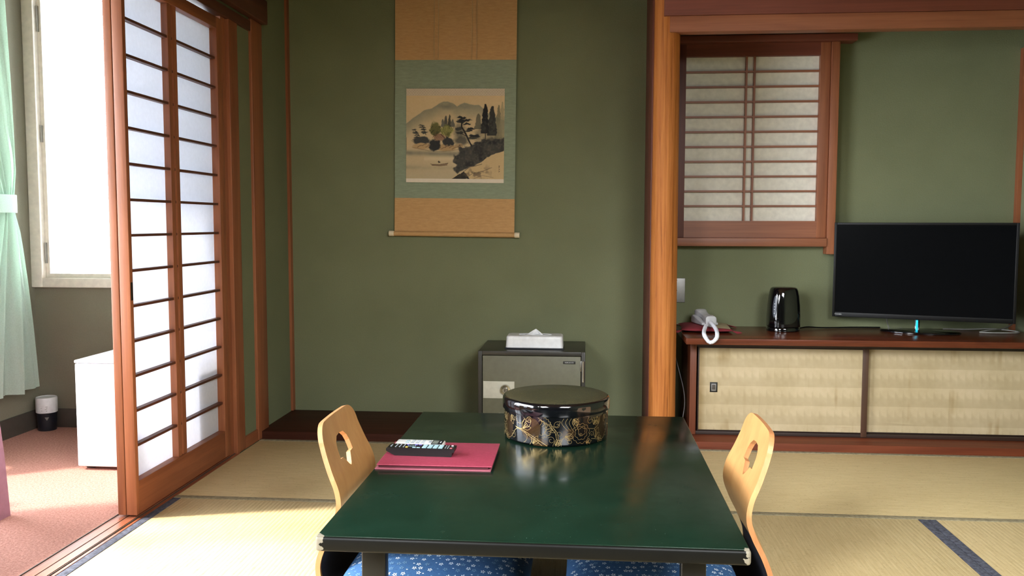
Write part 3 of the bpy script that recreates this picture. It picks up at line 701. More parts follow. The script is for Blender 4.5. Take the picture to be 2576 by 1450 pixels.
        crv([(o - 0.06, 0.060), (o + 0.02, 0.045), (o + 0.05, 0.025), (o + 0.10, 0.008)], 0.0006); crv([(o - 0.02, 0.062), (o + 0.06, 0.045), (o + 0.08, 0.026), (o + 0.13, 0.010)], 0.0005)
        for k in range(5): crv([(o + 0.18 + 0.07 * k, 0.088), (o + 0.14 + 0.07 * k, 0.075), (o + 0.20 + 0.06 * k, 0.060), (o + 0.26 + 0.05 * k, 0.050)], 0.0004)
        scallop(o + 0.52, 0.040, 0.027, 11, 0.004); scallop(o + 0.52, 0.042, 0.018, 8, 0.0035); scallop(o + 0.53, 0.046, 0.010, 6, 0.003); curl(o + 0.50, 0.036, 0.006, 0, 1.2)
        leaf(o + 0.20, 0.034, -0.2, 0.026); leaf(o + 0.80, 0.062, 0.9, 0.028); leaf(o + 0.92, 0.020, -0.6, 0.026)
        crv([(o + 0.70, 0.052), (o + 0.84, 0.050), (o + 0.95, 0.062), (o + 1.0, 0.085)], 0.0005); curl(o + 0.72, 0.076, 0.011, 2, 1.2); curl(o + 0.30, 0.018, 0.010, 1, 1.2)
        leaf(o - 0.40, 0.008, 1.0, 0.030); leaf(o - 0.95, 0.084, -1.2, 0.030); leaf(o + 0.02, 0.008, 0.7, 0.024); leaf(o + 0.36, 0.086, -1.0, 0.026); leaf(o + 0.62, 0.010, 0.2, 0.022); scallop(o + 0.02, 0.078, 0.013, 6, 0.003, -3.1, 0.2); scallop(o - 0.70, 0.082, 0.016, 7, 0.003, -3.2, 0.1); scallop(o + 0.84, 0.086, 0.012, 5, 0.003, -3.1, 0); curl(o - 0.48, 0.078, 0.011, 1, 1.3); curl(o - 0.88, 0.024, 0.012, 2, 1.3, -1); curl(o + 0.42, 0.070, 0.008, 0, 1.1); curl(o + 0.76, 0.034, 0.009, 3, 1.1, -1)
        for k in range(4): crv([(o - 0.02 + 0.05 * k, 0.004), (o + 0.00 + 0.05 * k, 0.014 + 0.003 * k), (o + 0.05 + 0.05 * k, 0.020 + 0.004 * k)], 0.0004)
        dots(o + 0.10, o + 0.42, 0.020, 0.060, lambda x, y: ((x - o - 0.27) * rr / 0.020) ** 2 + ((y - 0.040) / 0.018) ** 2 < 1)
        dots(o - 0.80, o - 0.25, 0.006, 0.088, lambda x, y: ((x - o + 0.45) * rr / 0.034) ** 2 + ((y - 0.052) / 0.034) ** 2 < 1 and not (((x - o + 0.54) * rr / 0.018) ** 2 + ((y - 0.066) / 0.016) ** 2 < 1))
        dots(o - 1.35, o - 0.85, 0.006, 0.088, lambda x, y: ((x - o + 1.08) * rr / 0.030) ** 2 + ((y - 0.045) / 0.04) ** 2 < 1)
        dots(o - 0.45, o + 0.0, 0.004, 0.030, lambda x, y: ((x - o + 0.25) * rr / 0.024) ** 2 + ((y - 0.010) / 0.016) ** 2 < 1)
part('gold_pattern', t, gold, 'gold line flowers and leaves')

# ------------------------------------------------------------------ folder and remote controls
t = thing('guest_folder', 'crimson folder lying flat at the left of the green table', 'folder', (-0.408, 2.4235, 0.33), R(0.6))
bx('back_cover', t, (-0.160, 0.157, -0.127, 0.124, 0.0, 0.0032), M['folder_edge'], 0.001)
bx('pages', t, (-0.152, 0.150, -0.117, 0.119, 0.0033, 0.0102), M['pages'], 0.001)
bx('front_cover', t, (-0.156, 0.160, -0.122, 0.126, 0.0103, 0.0137), M['folder'], 0.001)
def buttons(t, lst):
    for name, x, y, sx, sy, z, h, m in lst: bx(name, t, (x - sx / 2, x + sx / 2, y - sy / 2, y + sy / 2, z, z + h), m, 0.0007)
t = thing('remote_control', 'long black television remote with pale blue keys on the crimson folder', 'remote control', (-0.459, 2.411, 0.3438), R(-1.5))
def f(b):
    q = [(-0.072, 0.0), (0.088, 0.0), (0.090, 0.002), (0.091, 0.012), (0.0965, 0.013), (0.0975, 0.021), (0.096, 0.0225), (-0.093, 0.0225), (-0.0975, 0.020), (-0.098, 0.013)]
    b.prism(q, 'Y', -0.0225, 0.0225, M['black_plastic'])
part('remote_body', t, f)
B = []
zt = 0.0224
for i in range(4):
    for j in range(3): B.append(('key', 0.006 + i * 0.0155 + 0.004, -0.0135 + j * 0.0125, 0.0125, 0.0095, zt, 0.0018, M['btn_blue']))
for i in range(3):
    for j in range(3): B.append(('key', -0.072 + i * 0.011, -0.012 + j * 0.012, 0.004, 0.004, zt, 0.0016, M['btn_grey']))
B += [('key', -0.086, 0.0, 0.004, 0.02, zt, 0.0016, M['btn_grey']), ('key', -0.040, -0.014, 0.007, 0.007, zt, 0.002, M['btn_yellow']), ('key', -0.041, 0.013, 0.006, 0.006, zt, 0.002, M['btn_violet'])]
for i in range(2): B.append(('key', -0.006 - i * 0.012, -0.016, 0.010, 0.006, zt, 0.0018, M['btn_blue'])); B.append(('key', -0.006 - i * 0.012, 0.014, 0.009, 0.005, zt, 0.0018, M['btn_violet']))
for i in range(2):
    for j in range(3): B.append(('key', 0.070 + i * 0.007, -0.012 + j * 0.012, 0.003, 0.004, zt, 0.0014, M['btn_grey']))
B += [('power_key', 0.087, -0.014, 0.007, 0.006, zt, 0.002, M['btn_red']), ('key', 0.087, 0.013, 0.006, 0.005, zt, 0.002, M['btn_white'])]
buttons(t, B)
def f(b):
    n = 24
    for r_, w_ in ((0.0105, 0.0018), (0.005, 0.0018)):
        vs = [(-0.028 + (r_ + d) * math.cos(2 * PI * k / n), (r_ + d) * math.sin(2 * PI * k / n), zt + 0.0008) for k in range(n) for d in (-w_ / 2, w_ / 2)]
        b.add(vs, [(2 * k, 2 * k + 1, (2 * k + 3) % (2 * n), (2 * k + 2) % (2 * n)) for k in range(n)], M['btn_blue'])
part('direction_ring', t, f)
t = thing('remote_control', 'short white air conditioner remote with small screen behind the black remote', 'remote control', (-0.478, 2.486, 0.3438), R(-1.0))
bx('remote_body', t, (-0.071, 0.071, -0.028, 0.028, 0, 0.016), M['remote_white'], 0.004)
bx('display_panel', t, (0.036, 0.0685, -0.025, 0.025, 0.0155, 0.0168), M['navy_base'], 0.0005)
bx('display', t, (0.039, 0.055, -0.018, 0.018, 0.0166, 0.0172), M['lcd'], 0.0002)
B = [('key', 0.062, 0.0, 0.003, 0.016, 0.0166, 0.001, M['btn_white']), ('key', 0.030, 0.002, 0.008, 0.020, 0.0158, 0.001, M['btn_grey'])]
for i in range(3):
    for j in range(3): B.append(('key', -0.020 + i * 0.015, -0.014 + j * 0.014, 0.010, 0.007, 0.0158, 0.0012, M['btn_grey']))
for j in range(2): B.append(('key', -0.036, -0.010 + j * 0.018, 0.010, 0.009, 0.0158, 0.0012, M['btn_blue']))
buttons(t, B)

# ------------------------------------------------------------------ text helper
def text(name, s, size, parent, loc, rot, m, w_=None, h_=None, depth=0.0004):
    cu = bpy.data.curves.new(name, 'FONT'); cu.body = s; cu.size = size; cu.extrude = depth; cu.align_x = 'CENTER'; cu.align_y = 'CENTER'; cu.resolution_u = 2
    tmp = bpy.data.objects.new('tmp', cu); COL.objects.link(tmp); dg = bpy.context.evaluated_depsgraph_get(); dg.update()
    me = bpy.data.meshes.new_from_object(tmp.evaluated_get(dg)); bpy.data.objects.remove(tmp); bpy.data.curves.remove(cu)
    xs = [q.co.x for q in me.vertices]; ys = [q.co.y for q in me.vertices]
    kx = w_ / (max(xs) - min(xs)) if w_ else 1; ky = h_ / (max(ys) - min(ys)) if h_ else kx; cx, cy = (max(xs) + min(xs)) / 2, (max(ys) + min(ys)) / 2
    for q in me.vertices: q.co = Vector(((q.co.x - cx) * kx, (q.co.y - cy) * ky, q.co.z))
    me.materials.clear(); me.materials.append(m); me.name = name
    o = bpy.data.objects.new(name, me); COL.objects.link(o); o.parent = parent; o.location = loc; o.rotation_euler = rot; return o

# ------------------------------------------------------------------ safe with tissue box
t = thing('safe', 'grey olive steel safe with cream lock plate standing in the scroll alcove', 'safe', (-0.2425, 3.955, 0.034))
sw, sdp, shh = 0.2455, 0.372, 0.379
def f(b):
    b.box(-sw, sw, 0.02, sdp, 0.004, shh, M['safe_body'], 0.004)
    for d in ((-sw, -sw + 0.018, 0.0, 0.022), (sw - 0.018, sw, 0.0, 0.022)): b.box(d[0], d[1], d[2], d[3], 0.004, shh, M['safe_body'], 0.002)
    b.box(-sw + 0.0175, sw - 0.0175, 0.0, 0.022, shh - 0.019, shh, M['safe_body'], 0.002); b.box(-sw + 0.0175, sw - 0.0175, 0.0, 0.022, 0.004, 0.022, M['safe_body'], 0.002)
part('safe_body', t, f)
dr = part('safe_door', t, lambda b: b.box(-sw + 0.0205, sw - 0.0205, 0.0015, 0.0195, 0.0245, shh - 0.0215, M['safe_door'], 0.002))
bx('lock_plate', dr, (-0.222, -0.078, -0.0005, 0.0012, 0.160, 0.239, ), M['safe_plate'], 0.0004)
def f(b):
    bm = bmesh.new(); bmesh.ops.create_cone(bm, cap_ends=True, segments=32, radius1=0.025, radius2=0.0225, depth=0.012, matrix=Matrix.Translation((-0.120, -0.0068, 0.2015)) @ Matrix.Rotation(PI / 2, 4, 'X')); b.bm(bm, M['chrome'], True)
    bm = bmesh.new(); bmesh.ops.create_cone(bm, cap_ends=True, segments=32, radius1=0.014, radius2=0.011, depth=0.012, matrix=Matrix.Translation((-0.120, -0.0175, 0.2015)) @ Matrix.Rotation(PI / 2, 4, 'X')); b.bm(bm, M['steel'], True)
    b.box(-0.1215, -0.1185, -0.0243, -0.0234, 0.195, 0.208, M['label_black'])
part('key_dial', dr, f, 'chrome key dial')
lb = bx('name_plate', dr, (0.1445, 0.2005, 0.0003, 0.0013, 0.3235, 0.3365), M['label_black'], 0.0003)
text('lettering', 'NIKAVO', 0.01, lb, (0.1725, 0.0001, 0.330), (PI / 2, 0, 0), M['silver_text'], 0.040, 0.0055)
def f(b):
    b.box(sw - 0.0235, sw - 0.0165, -0.0025, 0.0015, 0.290, 0.338, M['steel'], 0.001)
    b.tube([(sw - 0.010, -0.004, 0.245), (sw - 0.010, -0.004, 0.338)], 0.0062, M['steel'], 16); b.tube([(sw - 0.010, -0.004, 0.242), (sw - 0.010, -0.004, 0.246)], 0.0045, M['chrome'], 12)
part('hinge', t, f, 'bright steel hinge')
for x in (-0.2, 0.2):
    for y in (0.04, 0.33): bx('foot', t, (x - 0.02, x + 0.02, y - 0.02, y + 0.02, 0, 0.0042), M['black_plastic'])
t = thing('tissue_box', 'white plastic tissue box with dark base on top of the safe', 'tissue box', (-0.234, 4.085, 0.413))
bx('base', t, (-0.138, 0.138, -0.068, 0.068, 0, 0.0075), M['navy_base'], 0.003, 'dark navy base')
def f(b):
    def ring(hx, hy, r_, z):
        out = []
        for qx, qy, a0 in ((1, 1, 0), (-1, 1, 90), (-1, -1, 180), (1, -1, 270)):
            for k in range(7): a_ = R(a0 + 15 * k); out.append((qx * (hx - r_) + r_ * math.cos(a_), qy * (hy - r_) + r_ * math.sin(a_), z))
        return out
    rings = [ring(0.134, 0.065, 0.016, 0.0078), ring(0.1335, 0.0645, 0.016, 0.010), ring(0.1315, 0.063, 0.016, 0.048)]
    for k in range(1, 7): a_ = R(15 * k); d = 0.010 * (1 - math.cos(a_)); rings.append(ring(0.1315 - d, 0.063 - d, 0.016, 0.052 + 0.010 * math.sin(a_)))
    n = 28; vs = [p for r_ in rings for p in r_]; fs = [(i * n + k, i * n + (k + 1) % n, (i + 1) * n + (k + 1) % n, (i + 1) * n + k) for i in range(len(rings) - 1) for k in range(n)]
    fs.append(tuple(range((len(rings) - 1) * n, len(rings) * n))); b.add(vs, fs, M['white_plastic'], True)
part('cover', t, f)
def f(b):
    n = 40; ring = [((0.055 if abs(math.cos(2 * PI * k / n)) else 0) * math.cos(2 * PI * k / n) + 0.022 * math.copysign(1, math.cos(2 * PI * k / n)), 0.022 * math.sin(2 * PI * k / n)) for k in range(n)]
    b.tube([(x, y, 0.0622) for x, y in ring] + [(ring[0][0], ring[0][1], 0.0622)], 0.0022, M['white_plastic'], 8)
    b.add([(x * 0.96, y * 0.92, 0.0624) for x, y in ring], [tuple(range(n))], M['navy_base'])
part('opening', t, f)
def f(b):
    vs = []; fs = []; nu, nv = 14, 8
    for j in range(nv + 1):
        tt = j / nv
        for i in range(nu + 1):
            u = i / nu * 2 - 1; wd = 0.040 * (1 - tt) ** 0.9 + 0.001; vs.append((u * wd + 0.004 * tt, 0.006 * math.sin(u * 5) * (1 - tt) + 0.004 * tt, 0.060 + 0.028 * tt))
    for j in range(nv):
        for i in range(nu): a0 = j * (nu + 1) + i; fs.append((a0, a0 + 1, a0 + nu + 2, a0 + nu + 1))
    b.add(vs, fs, M['tissue'], True)
o = part('tissue', t, f); md = o.modifiers.new('s', 'SOLIDIFY'); md.thickness = 0.0015

# ------------------------------------------------------------------ television cabinet
t = thing('television_cabinet', 'low built-in cabinet with two fan-patterned sliding doors under the television', 'cabinet', (0.47, 0, 0.0345))
cx0 = 0.47; yf_, yb_ = 4.0, 4.345
def lx(x): return x - cx0
bx('countertop', t, (lx(0.444), lx(2.036), 3.862, yb_, 0.4335, 0.4605), M['counter'], 0.002)
bx('side_panel', t, (lx(0.478), lx(0.508), yf_, yb_, 0.0, 0.4335), M['cabwood'], 0.0015); bx('side_panel', t, (lx(2.006), lx(2.034), yf_, yb_, 0.0, 0.4335), M['cabwood'], 0.0015)
bx('back_panel', t, (lx(0.508), lx(2.006), 4.33, yb_, 0.0, 0.4335), M['cabwood'])
bx('track', t, (lx(0.508), lx(2.006), yf_ + 0.004, yf_ + 0.05, 0.0, 0.0155), M['cabdark'], 0.001); bx('track', t, (lx(0.508), lx(2.006), yf_ + 0.004, yf_ + 0.05, 0.405, 0.4335), M['cabdark'], 0.001)
bx('shelf', t, (lx(0.508), lx(2.006), yf_ + 0.055, 4.33, 0.0, 0.010), M['cabwood'])
def nz2(w_, h_, sc, seed, octv=4):
    """smooth tiling-free value noise, 0..1, on an h x w raster"""
    rng = np.random.RandomState(seed); out = np.zeros((h_, w_)); amp = 1; tot = 0
    for o in range(octv):
        gx, gy = max(2, int(w_ / sc * 2 ** o) + 2), max(2, int(h_ / sc * 2 ** o) + 2); g = rng.rand(gy + 1, gx + 1)
        x = np.linspace(0, gx - 1.001, w_); y = np.linspace(0, gy - 1.001, h_); xi = x.astype(int); yi = y.astype(int); fx = x - xi; fy = y - yi; fx = fx * fx * (3 - 2 * fx); fy = fy * fy * (3 - 2 * fy)
        A = g[np.ix_(yi, xi)]; Bq = g[np.ix_(yi, xi + 1)]; Cq = g[np.ix_(yi + 1, xi)]; D = g[np.ix_(yi + 1, xi + 1)]
        out += amp * ((A * (1 - fx) + Bq * fx) * (1 - fy)[:, None] + (Cq * (1 - fx) + D * fx) * fy[:, None]); tot += amp; amp *= 0.5
    return out / tot
def lin(img):
    c = np.clip(img, 0, 255) / 255.0; return np.where(c <= 0.04045, c / 12.92, ((c + 0.055) / 1.055) ** 2.4)
def painted_sheet(name, parent, img, x0, x1, y, z0, z1, m, relief=None):
    """a flat sheet in the XZ plane facing -Y, one face per painted dot, colours in an attribute"""
    H, W = img.shape[:2]; vs = np.zeros(((H + 1) * (W + 1), 3)); xx = np.linspace(x0, x1, W + 1); zz = np.linspace(z1, z0, H + 1)
    vs[:, 0] = np.tile(xx, H + 1); vs[:, 2] = np.repeat(zz, W + 1); vs[:, 1] = y
    if relief is not None: vs[:, 1] += relief.reshape(-1)
    idx = np.arange((H + 1) * (W + 1)).reshape(H + 1, W + 1)
    f_ = np.stack([idx[:-1, :-1], idx[1:, :-1], idx[1:, 1:], idx[:-1, 1:]], -1).reshape(-1, 4)
    me = bpy.data.meshes.new(name); me.vertices.add(len(vs)); me.vertices.foreach_set('co', vs.ravel()); me.loops.add(f_.size); me.loops.foreach_set('vertex_index', f_.ravel().astype(np.int32))
    me.polygons.add(len(f_)); me.polygons.foreach_set('loop_start', np.arange(0, f_.size, 4, dtype=np.int32)); me.update(calc_edges=True)
    at = me.color_attributes.new('paint', 'FLOAT_COLOR', 'CORNER'); c = np.ones((len(f_), 4, 4)); c[:, :, :3] = lin(img).reshape(-1, 1, 3); at.data.foreach_set('color', c.ravel())
    me.materials.append(m); me.validate(); o = bpy.data.objects.new(name, me); COL.objects.link(o); o.parent = parent; return o
def fan_paper(W, H, wm, hm, seed):
    x = (np.arange(W) + .5) / W * wm; z = (np.arange(H) + .5) / H * hm; Xg, Zg = np.meshgrid(x, z)
    cw, chh = 0.0335, 0.086; row = np.floor(Zg / chh); u = (Xg / cw + 0.0 * row) % 1; v = (Zg / chh) % 1
    # each strip: a light upper fan and a darker lower leaf meeting in an arc
    d = np.sqrt((1 - u) ** 2 * 1.0 + ((v - 0.0) * 1.9 - 0.05) ** 2); arc = 1 / (1 + np.exp((d - 1.0) * 22)); low = 1 / (1 + np.exp(((v - 0.62) * 2.2 - 0.9 * (u) ** 1.6 + 0.3) * -16))
    stri = 0.5 + 0.5 * np.sin((np.arctan2(v * 1.9, 1.2 - u)) * 34)
    tone = 0.62 * arc + 0.30 * arc * stri - 0.20 * low * (1 - arc) + 0.45 * (u < 0.07) * (0.3 + arc)
    base_ = np.array([172, 155, 121.0]); img = base_[None, None] + tone[..., None] * np.array([16, 15, 15.0]) * 0.72
    n1 = nz2(W, H, 60, seed); n2 = nz2(W, H, 8, seed + 1, 2); img += (n1[..., None] - 0.5) * np.array([22, 22, 26.0]) + (n2[..., None] - 0.5) * 7
    # brown damp stains running down
    st = nz2(W, 3, 14, seed + 2, 3)[1][None, :].repeat(H, 0); yy = nz2(W, H, 40, seed + 5, 3); k = np.clip((st - 0.56) * 5, 0, 1) * np.clip((yy - 0.42) * 3, 0, 1)
    img -= k[..., None] * np.array([26, 30, 34.0]); edge = np.clip(1 - np.minimum(Xg, 9) / 0.03, 0, 1); img -= edge[..., None] * np.array([26, 30, 36.0])
    return img
def sliding_door(x0, x1, y, seed, handle, label):
    d = bx('door', t, (lx(x0), lx(x1), y, y + 0.012, 0.016, 0.4045), M['cabdark'], 0.001); d['label'] = label
    W, H = 330, 170; img = fan_paper(W, H, x1 - x0 - 0.012, 0.375, seed)
    rel = np.zeros((H + 1, W + 1))
    if seed == 11:
        yy, xx = np.mgrid[0:H + 1, 0:W + 1]; rel -= 0.0015 * np.exp(-(((xx - 162) / 7.) ** 2 + ((yy - 92 - 0.4 * (xx - 162)) / 2.0) ** 2)); rel -= 0.001 * np.exp(-(((xx - 290) / 14.) ** 2 + ((yy - 158) / 1.5) ** 2))
    else:
        yy, xx = np.mgrid[0:H + 1, 0:W + 1]; rel -= 0.0015 * np.exp(-(((xx - 75) / 30.) ** 2 + ((yy - 152 - 0.05 * (xx - 75)) / 1.6) ** 2))
    painted_sheet('patterned_paper', d, img, lx(x0) + 0.006, lx(x1) - 0.006, y - 0.0012, 0.022, 0.399, M['door_paper'], rel)
    if handle:
        hx_ = lx(0.587); bx('finger_pull', d, (hx_ - 0.017, hx_ + 0.017, y - 0.0035, y - 0.0015, 0.196, 0.242), M['label_black'], 0.0008); bx('finger_pull_inset', d, (hx_ - 0.0105, hx_ + 0.0105, y - 0.0042, y - 0.0034, 0.202, 0.235), M['plate'], 0.0003)
        bx('finger_pull_inset', d, (hx_ - 0.0075, hx_ + 0.0075, y - 0.0046, y - 0.0041, 0.208, 0.231), M['base_brown'], 0.0002)
    return d
sliding_door(0.515, 1.262, yf_ + 0.010, 11, True, 'left sliding door with finger pull')
sliding_door(1.255, 2.003, yf_ + 0.028, 23, False, 'right sliding door')
bx('centre_stile', t, (lx(1.243), lx(1.268), yf_ + 0.001, yf_ + 0.0085, 0.004, 0.4045), M['cabstile'], 0.001)
CT = 0.4955  # countertop height in the room

# ------------------------------------------------------------------ television
ax, ay, bx_, by_ = 1.180, 4.285, 1.903, 4.03
ang = math.atan2(by_ - ay, bx_ - ax); tvw = math.hypot(bx_ - ax, by_ - ay)
z0, z1 = 0.556, 1.004
t = thing('television', 'black flat screen television on the cabinet, switched off', 'television', ((ax + bx_) / 2, (ay + by_) / 2, CT), ang)
def f(b):
    b.box(-tvw / 2, tvw / 2, 0.0, 0.030, z0 - CT, z1 - CT, M['black_plastic'], 0.006)
    b.box(-tvw / 2 + 0.12, tvw / 2 - 0.12, 0.028, 0.062, 0.08, 0.33, M['black_plastic'], 0.012)
part('housing', t, f)
def f(b):
    a_, c_ = tvw / 2, 0.0; r_ = 0.013; zb, zt_ = z0 - CT, z1 - CT
    b.box(-a_, -a_ + 0.012, -0.004, 0.0005, zb, zt_, M['bezel'], 0.0015); b.box(a_ - 0.012, a_, -0.004, 0.0005, zb, zt_, M['bezel'], 0.0015)
    b.box(-a_ + 0.0115, a_ - 0.0115, -0.004, 0.0005, zt_ - 0.012, zt_, M['bezel'], 0.0015); b.box(-a_ + 0.0115, a_ - 0.0115, -0.004, 0.0005, zb, zb + 0.022, M['bezel'], 0.0015)
part('bezel', t, f)
bx('screen', t, (-tvw / 2 + 0.0115, tvw / 2 - 0.0115, -0.0015, 0.0002, z0 - CT + 0.0215, z1 - CT - 0.0115), M['screen'], 0.0)
text('logo', 'TOSHIBA', 0.01, t, (-tvw / 2 + 0.0265, -0.0044, z0 - CT + 0.012), (PI / 2, 0, 0), M['silver_text'], 0.032, 0.0052)
part('stand_neck', t, lambda b: b.box(-0.024, -0.002, 0.004, 0.034, 0.010, z0 - CT + 0.03, M['gloss_black'], 0.003))
bx('stand_light', t, (-0.0185, -0.0085, -0.010, 0.003, 0.0105, z0 - CT - 0.001), M['cyan'], 0.002, 'glowing cyan strip of the stand')
part('stand_base', t, lambda b: b.lathe([(0.165, 0.0), (0.172, 0.002), (0.172, 0.006), (0.166, 0.0095), (0.05, 0.0105)], (0, 0.015, 0), M['gloss_black'], 64, 1.0, 0.52))

# ------------------------------------------------------------------ kettle
t = thing('electric_kettle', 'glossy black electric kettle with oval water gauge on the cabinet', 'kettle', (0.929, 4.185, CT), R(8))
def f(b):
    pr_ = [(0.060, 0.020), (0.0745, 0.022), (0.0750, 0.030), (0.0745, 0.070), (0.0720, 0.120), (0.0670, 0.165), (0.0620, 0.190), (0.058, 0.2005), (0.050, 0.2055), (0.03, 0.2075), (0.002, 0.208)]
    vs = []; fs = []; seg = 72
    for (r_, z) in pr_:
        for k in range(seg):
            th = 2 * PI * k / seg; e_ = 2.6; c_, s_ = math.cos(th), math.sin(th); q = (abs(c_) ** e_ + abs(s_) ** e_) ** (-1 / e_); vs.append((r_ * q * c_, r_ * q * s_ * 0.92, z))
    for i in range(len(pr_) - 1):
        for k in range(seg): fs.append((i * seg + k, i * seg + (k + 1) % seg, (i + 1) * seg + (k + 1) % seg, (i + 1) * seg + k))
    fs.append(tuple(range(seg))[::-1]); b.add(vs, fs, M['gloss_black'], True)
part('kettle_body', t, f)
part('power_base', t, lambda b: b.lathe([(0.070, 0), (0.0765, 0.002), (0.0770, 0.014), (0.0745, 0.019), (0.06, 0.0195)], (0, 0, 0), M['gloss_black'], 64, 1.0, 0.93))
def kpt(th, z, off):
    r_ = np.interp(z, [0.022, 0.030, 0.070, 0.120, 0.165, 0.190], [0.0745, 0.0750, 0.0745, 0.0720, 0.0670, 0.0620]) + off
    c_, s_ = math.cos(th), math.sin(th); q = (abs(c_) ** 2.6 + abs(s_) ** 2.6) ** (-1 / 2.6); return (r_ * q * c_, r_ * q * s_ * 0.92, z)
def f(b):
    n = 40; cth = -PI / 2 - 0.86; vs = [kpt(cth, 0.118, 0.0014)]; fs = []
    for j in range(1, 5):
        for k in range(n): a_ = 2 * PI * k / n; vs.append(kpt(cth + 0.15 * j / 4 * math.cos(a_), 0.118 + 0.052 * j / 4 * math.sin(a_), 0.0014 if j < 4 else 0.0002))
    for k in range(n):
        fs.append((0, 1 + k, 1 + (k + 1) % n))
        for j in range(3): a0 = 1 + j * n + k; a1 = 1 + j * n + (k + 1) % n; fs.append((a0, a0 + n, a1 + n, a1))
    b.add(vs, fs, M['gauge'], True)
    for zz in (0.086, 0.104, 0.116, 0.130):
        b.add([kpt(cth + dx, zz + dz, 0.0018) for dx, dz in ((-0.03, 0), (0.03, 0), (0.03, 0.003), (-0.03, 0.003))], [(0, 1, 2, 3)], M['btn_white'])
part('water_gauge', t, f, 'grey oval water gauge with level marks')
def f(b):
    P = bez([(0.064, 0.0, 0.180), (0.088, 0.012, 0.185), (0.098, 0.02, 0.150), (0.096, 0.02, 0.09), (0.074, 0.0, 0.055)], 8)
    P = [(q.x * 0.35, 0.060 + q.x * 0.6, q.z) for q in P]; b.tube(P, 0.009, M['gloss_black'], 12)
part('handle', t, f)
tag(part('power_cord', None, lambda b: b.tube(bez([(1.008, 4.215, CT + 0.008), (1.06, 4.26, CT + 0.010), (1.12, 4.285, CT + 0.005), (1.19, 4.30, CT + 0.0035), (1.29, 4.325, CT + 0.0035), (1.42, 4.335, CT + 0.0035)], 8), 0.0032, M['black_plastic'], 8)), 'black power cord running from the kettle to behind the television', 'cord')
tag(part('loose_cord', None, lambda b: b.tube(bez([(1.425, 4.262, 0.553), (1.43, 4.27, 0.540), (1.445, 4.30, 0.518), (1.46, 4.31, CT + 0.003), (1.52, 4.325, CT + 0.0025)], 8), 0.0028, M['grey_cord'], 8)), 'pale cord hanging below the left half of the television', 'cord')
tag(part('antenna_cable', None, lambda b: b.tube(bez([(1.70, 4.30, CT + 0.004), (1.80, 4.29, CT + 0.004), (1.90, 4.27, CT + 0.010), (1.97, 4.235, CT + 0.008), (2.0, 4.20, CT + 0.004), (1.96, 4.17, CT + 0.004), (1.86, 4.165, CT + 0.004), (1.82, 4.185, CT + 0.004), (1.87, 4.21, CT + 0.010), (1.96, 4.26, CT + 0.014), (2.015, 4.30, CT + 0.03)], 8), 0.0034, M['grey_cord'], 8)), 'loosely coiled pale cable below the right end of the television', 'cable')

# ------------------------------------------------------------------ telephone on its little cushion
t = thing('telephone_cushion', 'small flat crimson and beige woven cushion under the telephone', 'cushion', (0.566, 4.175, CT), R(-3))
def pill(b, hx, hy, h, m, xa, xb):
    n = 28; vs = []; fs = []
    xs_ = [xa + (xb - xa) * i / n for i in range(n + 1)]
    for s in (1, -1):
        for j in range(n + 1):
            for x in xs_:
                y = hy * math.sin((j / n * 2 - 1) * PI / 2); q = max(0, 1 - (abs(x) / hx) ** 3) ** 0.5 * max(0, 1 - (abs(y) / hy) ** 3) ** 0.5
                vs.append((x * (1 - 0.06 * (1 - abs(y / hy))), y, h * 0.45 + (h * 0.55 if s > 0 else -h * 0.45) * q))
    m_ = (n + 1) ** 2
    for j in range(n):
        for i in range(n): a0 = j * (n + 1) + i; fs.append((a0, a0 + 1, a0 + n + 2, a0 + n + 1)); fs.append((a0 + m_, a0 + n + 1 + m_, a0 + n + 2 + m_, a0 + 1 + m_))
    b.add(vs, fs, m, True)
part('cushion_cover', t, lambda b: pill(b, 0.118, 0.135, 0.030, M['red_cloth'], -0.118, 0.118))
part('beige_panel', t, lambda b: [b.add([(x, y, 0.030 * 0.45 + 0.030 * 0.55 * max(0, 1 - (abs(x) / 0.118) ** 3) ** 0.5 * max(0, 1 - (abs(y) / 0.135) ** 3) ** 0.5 + 0.0006) for y in [-0.118 + 0.236 * j / 12 for j in range(13)] for x in [0.03 + 0.075 * i / 10 for i in range(11)]], [(j * 11 + i, j * 11 + i + 1, (j + 1) * 11 + i + 1, (j + 1) * 11 + i) for j in range(12) for i in range(10)], M['beige_cloth'], True)], 'beige half of the cover')
for sx, sy in ((-1, -1), (1, -1), (-1, 1), (1, 1)):
  def f(b):
    if 1:
        for k in range(7): b.tube([(sx * 0.112, sy * 0.125, 0.012), (sx * (0.125 + 0.004 * k), sy * (0.135 - 0.004 * k), 0.006), (sx * (0.134 + 0.004 * k), sy * (0.138 - 0.005 * k), 0.0015)], 0.0012, M['red_cloth'], 5)
  part('tassel', t, f)
t = thing('telephone', 'pale grey desk telephone with its handset leaning on the crimson cushion', 'telephone', (0.566, 4.15, CT + 0.032), R(14))
def f(b):
    b.prism([(-0.062, 0.0), (0.075, 0.0), (0.080, 0.012), (0.075, 0.034), (0.058, 0.038), (-0.055, 0.014), (-0.064, 0.010)], 'X', -0.044, 0.036, M['phone_grey'])
o = part('telephone_base', t, f); md = o.modifiers.new('b', 'BEVEL'); md.width = 0.005; md.segments = 3
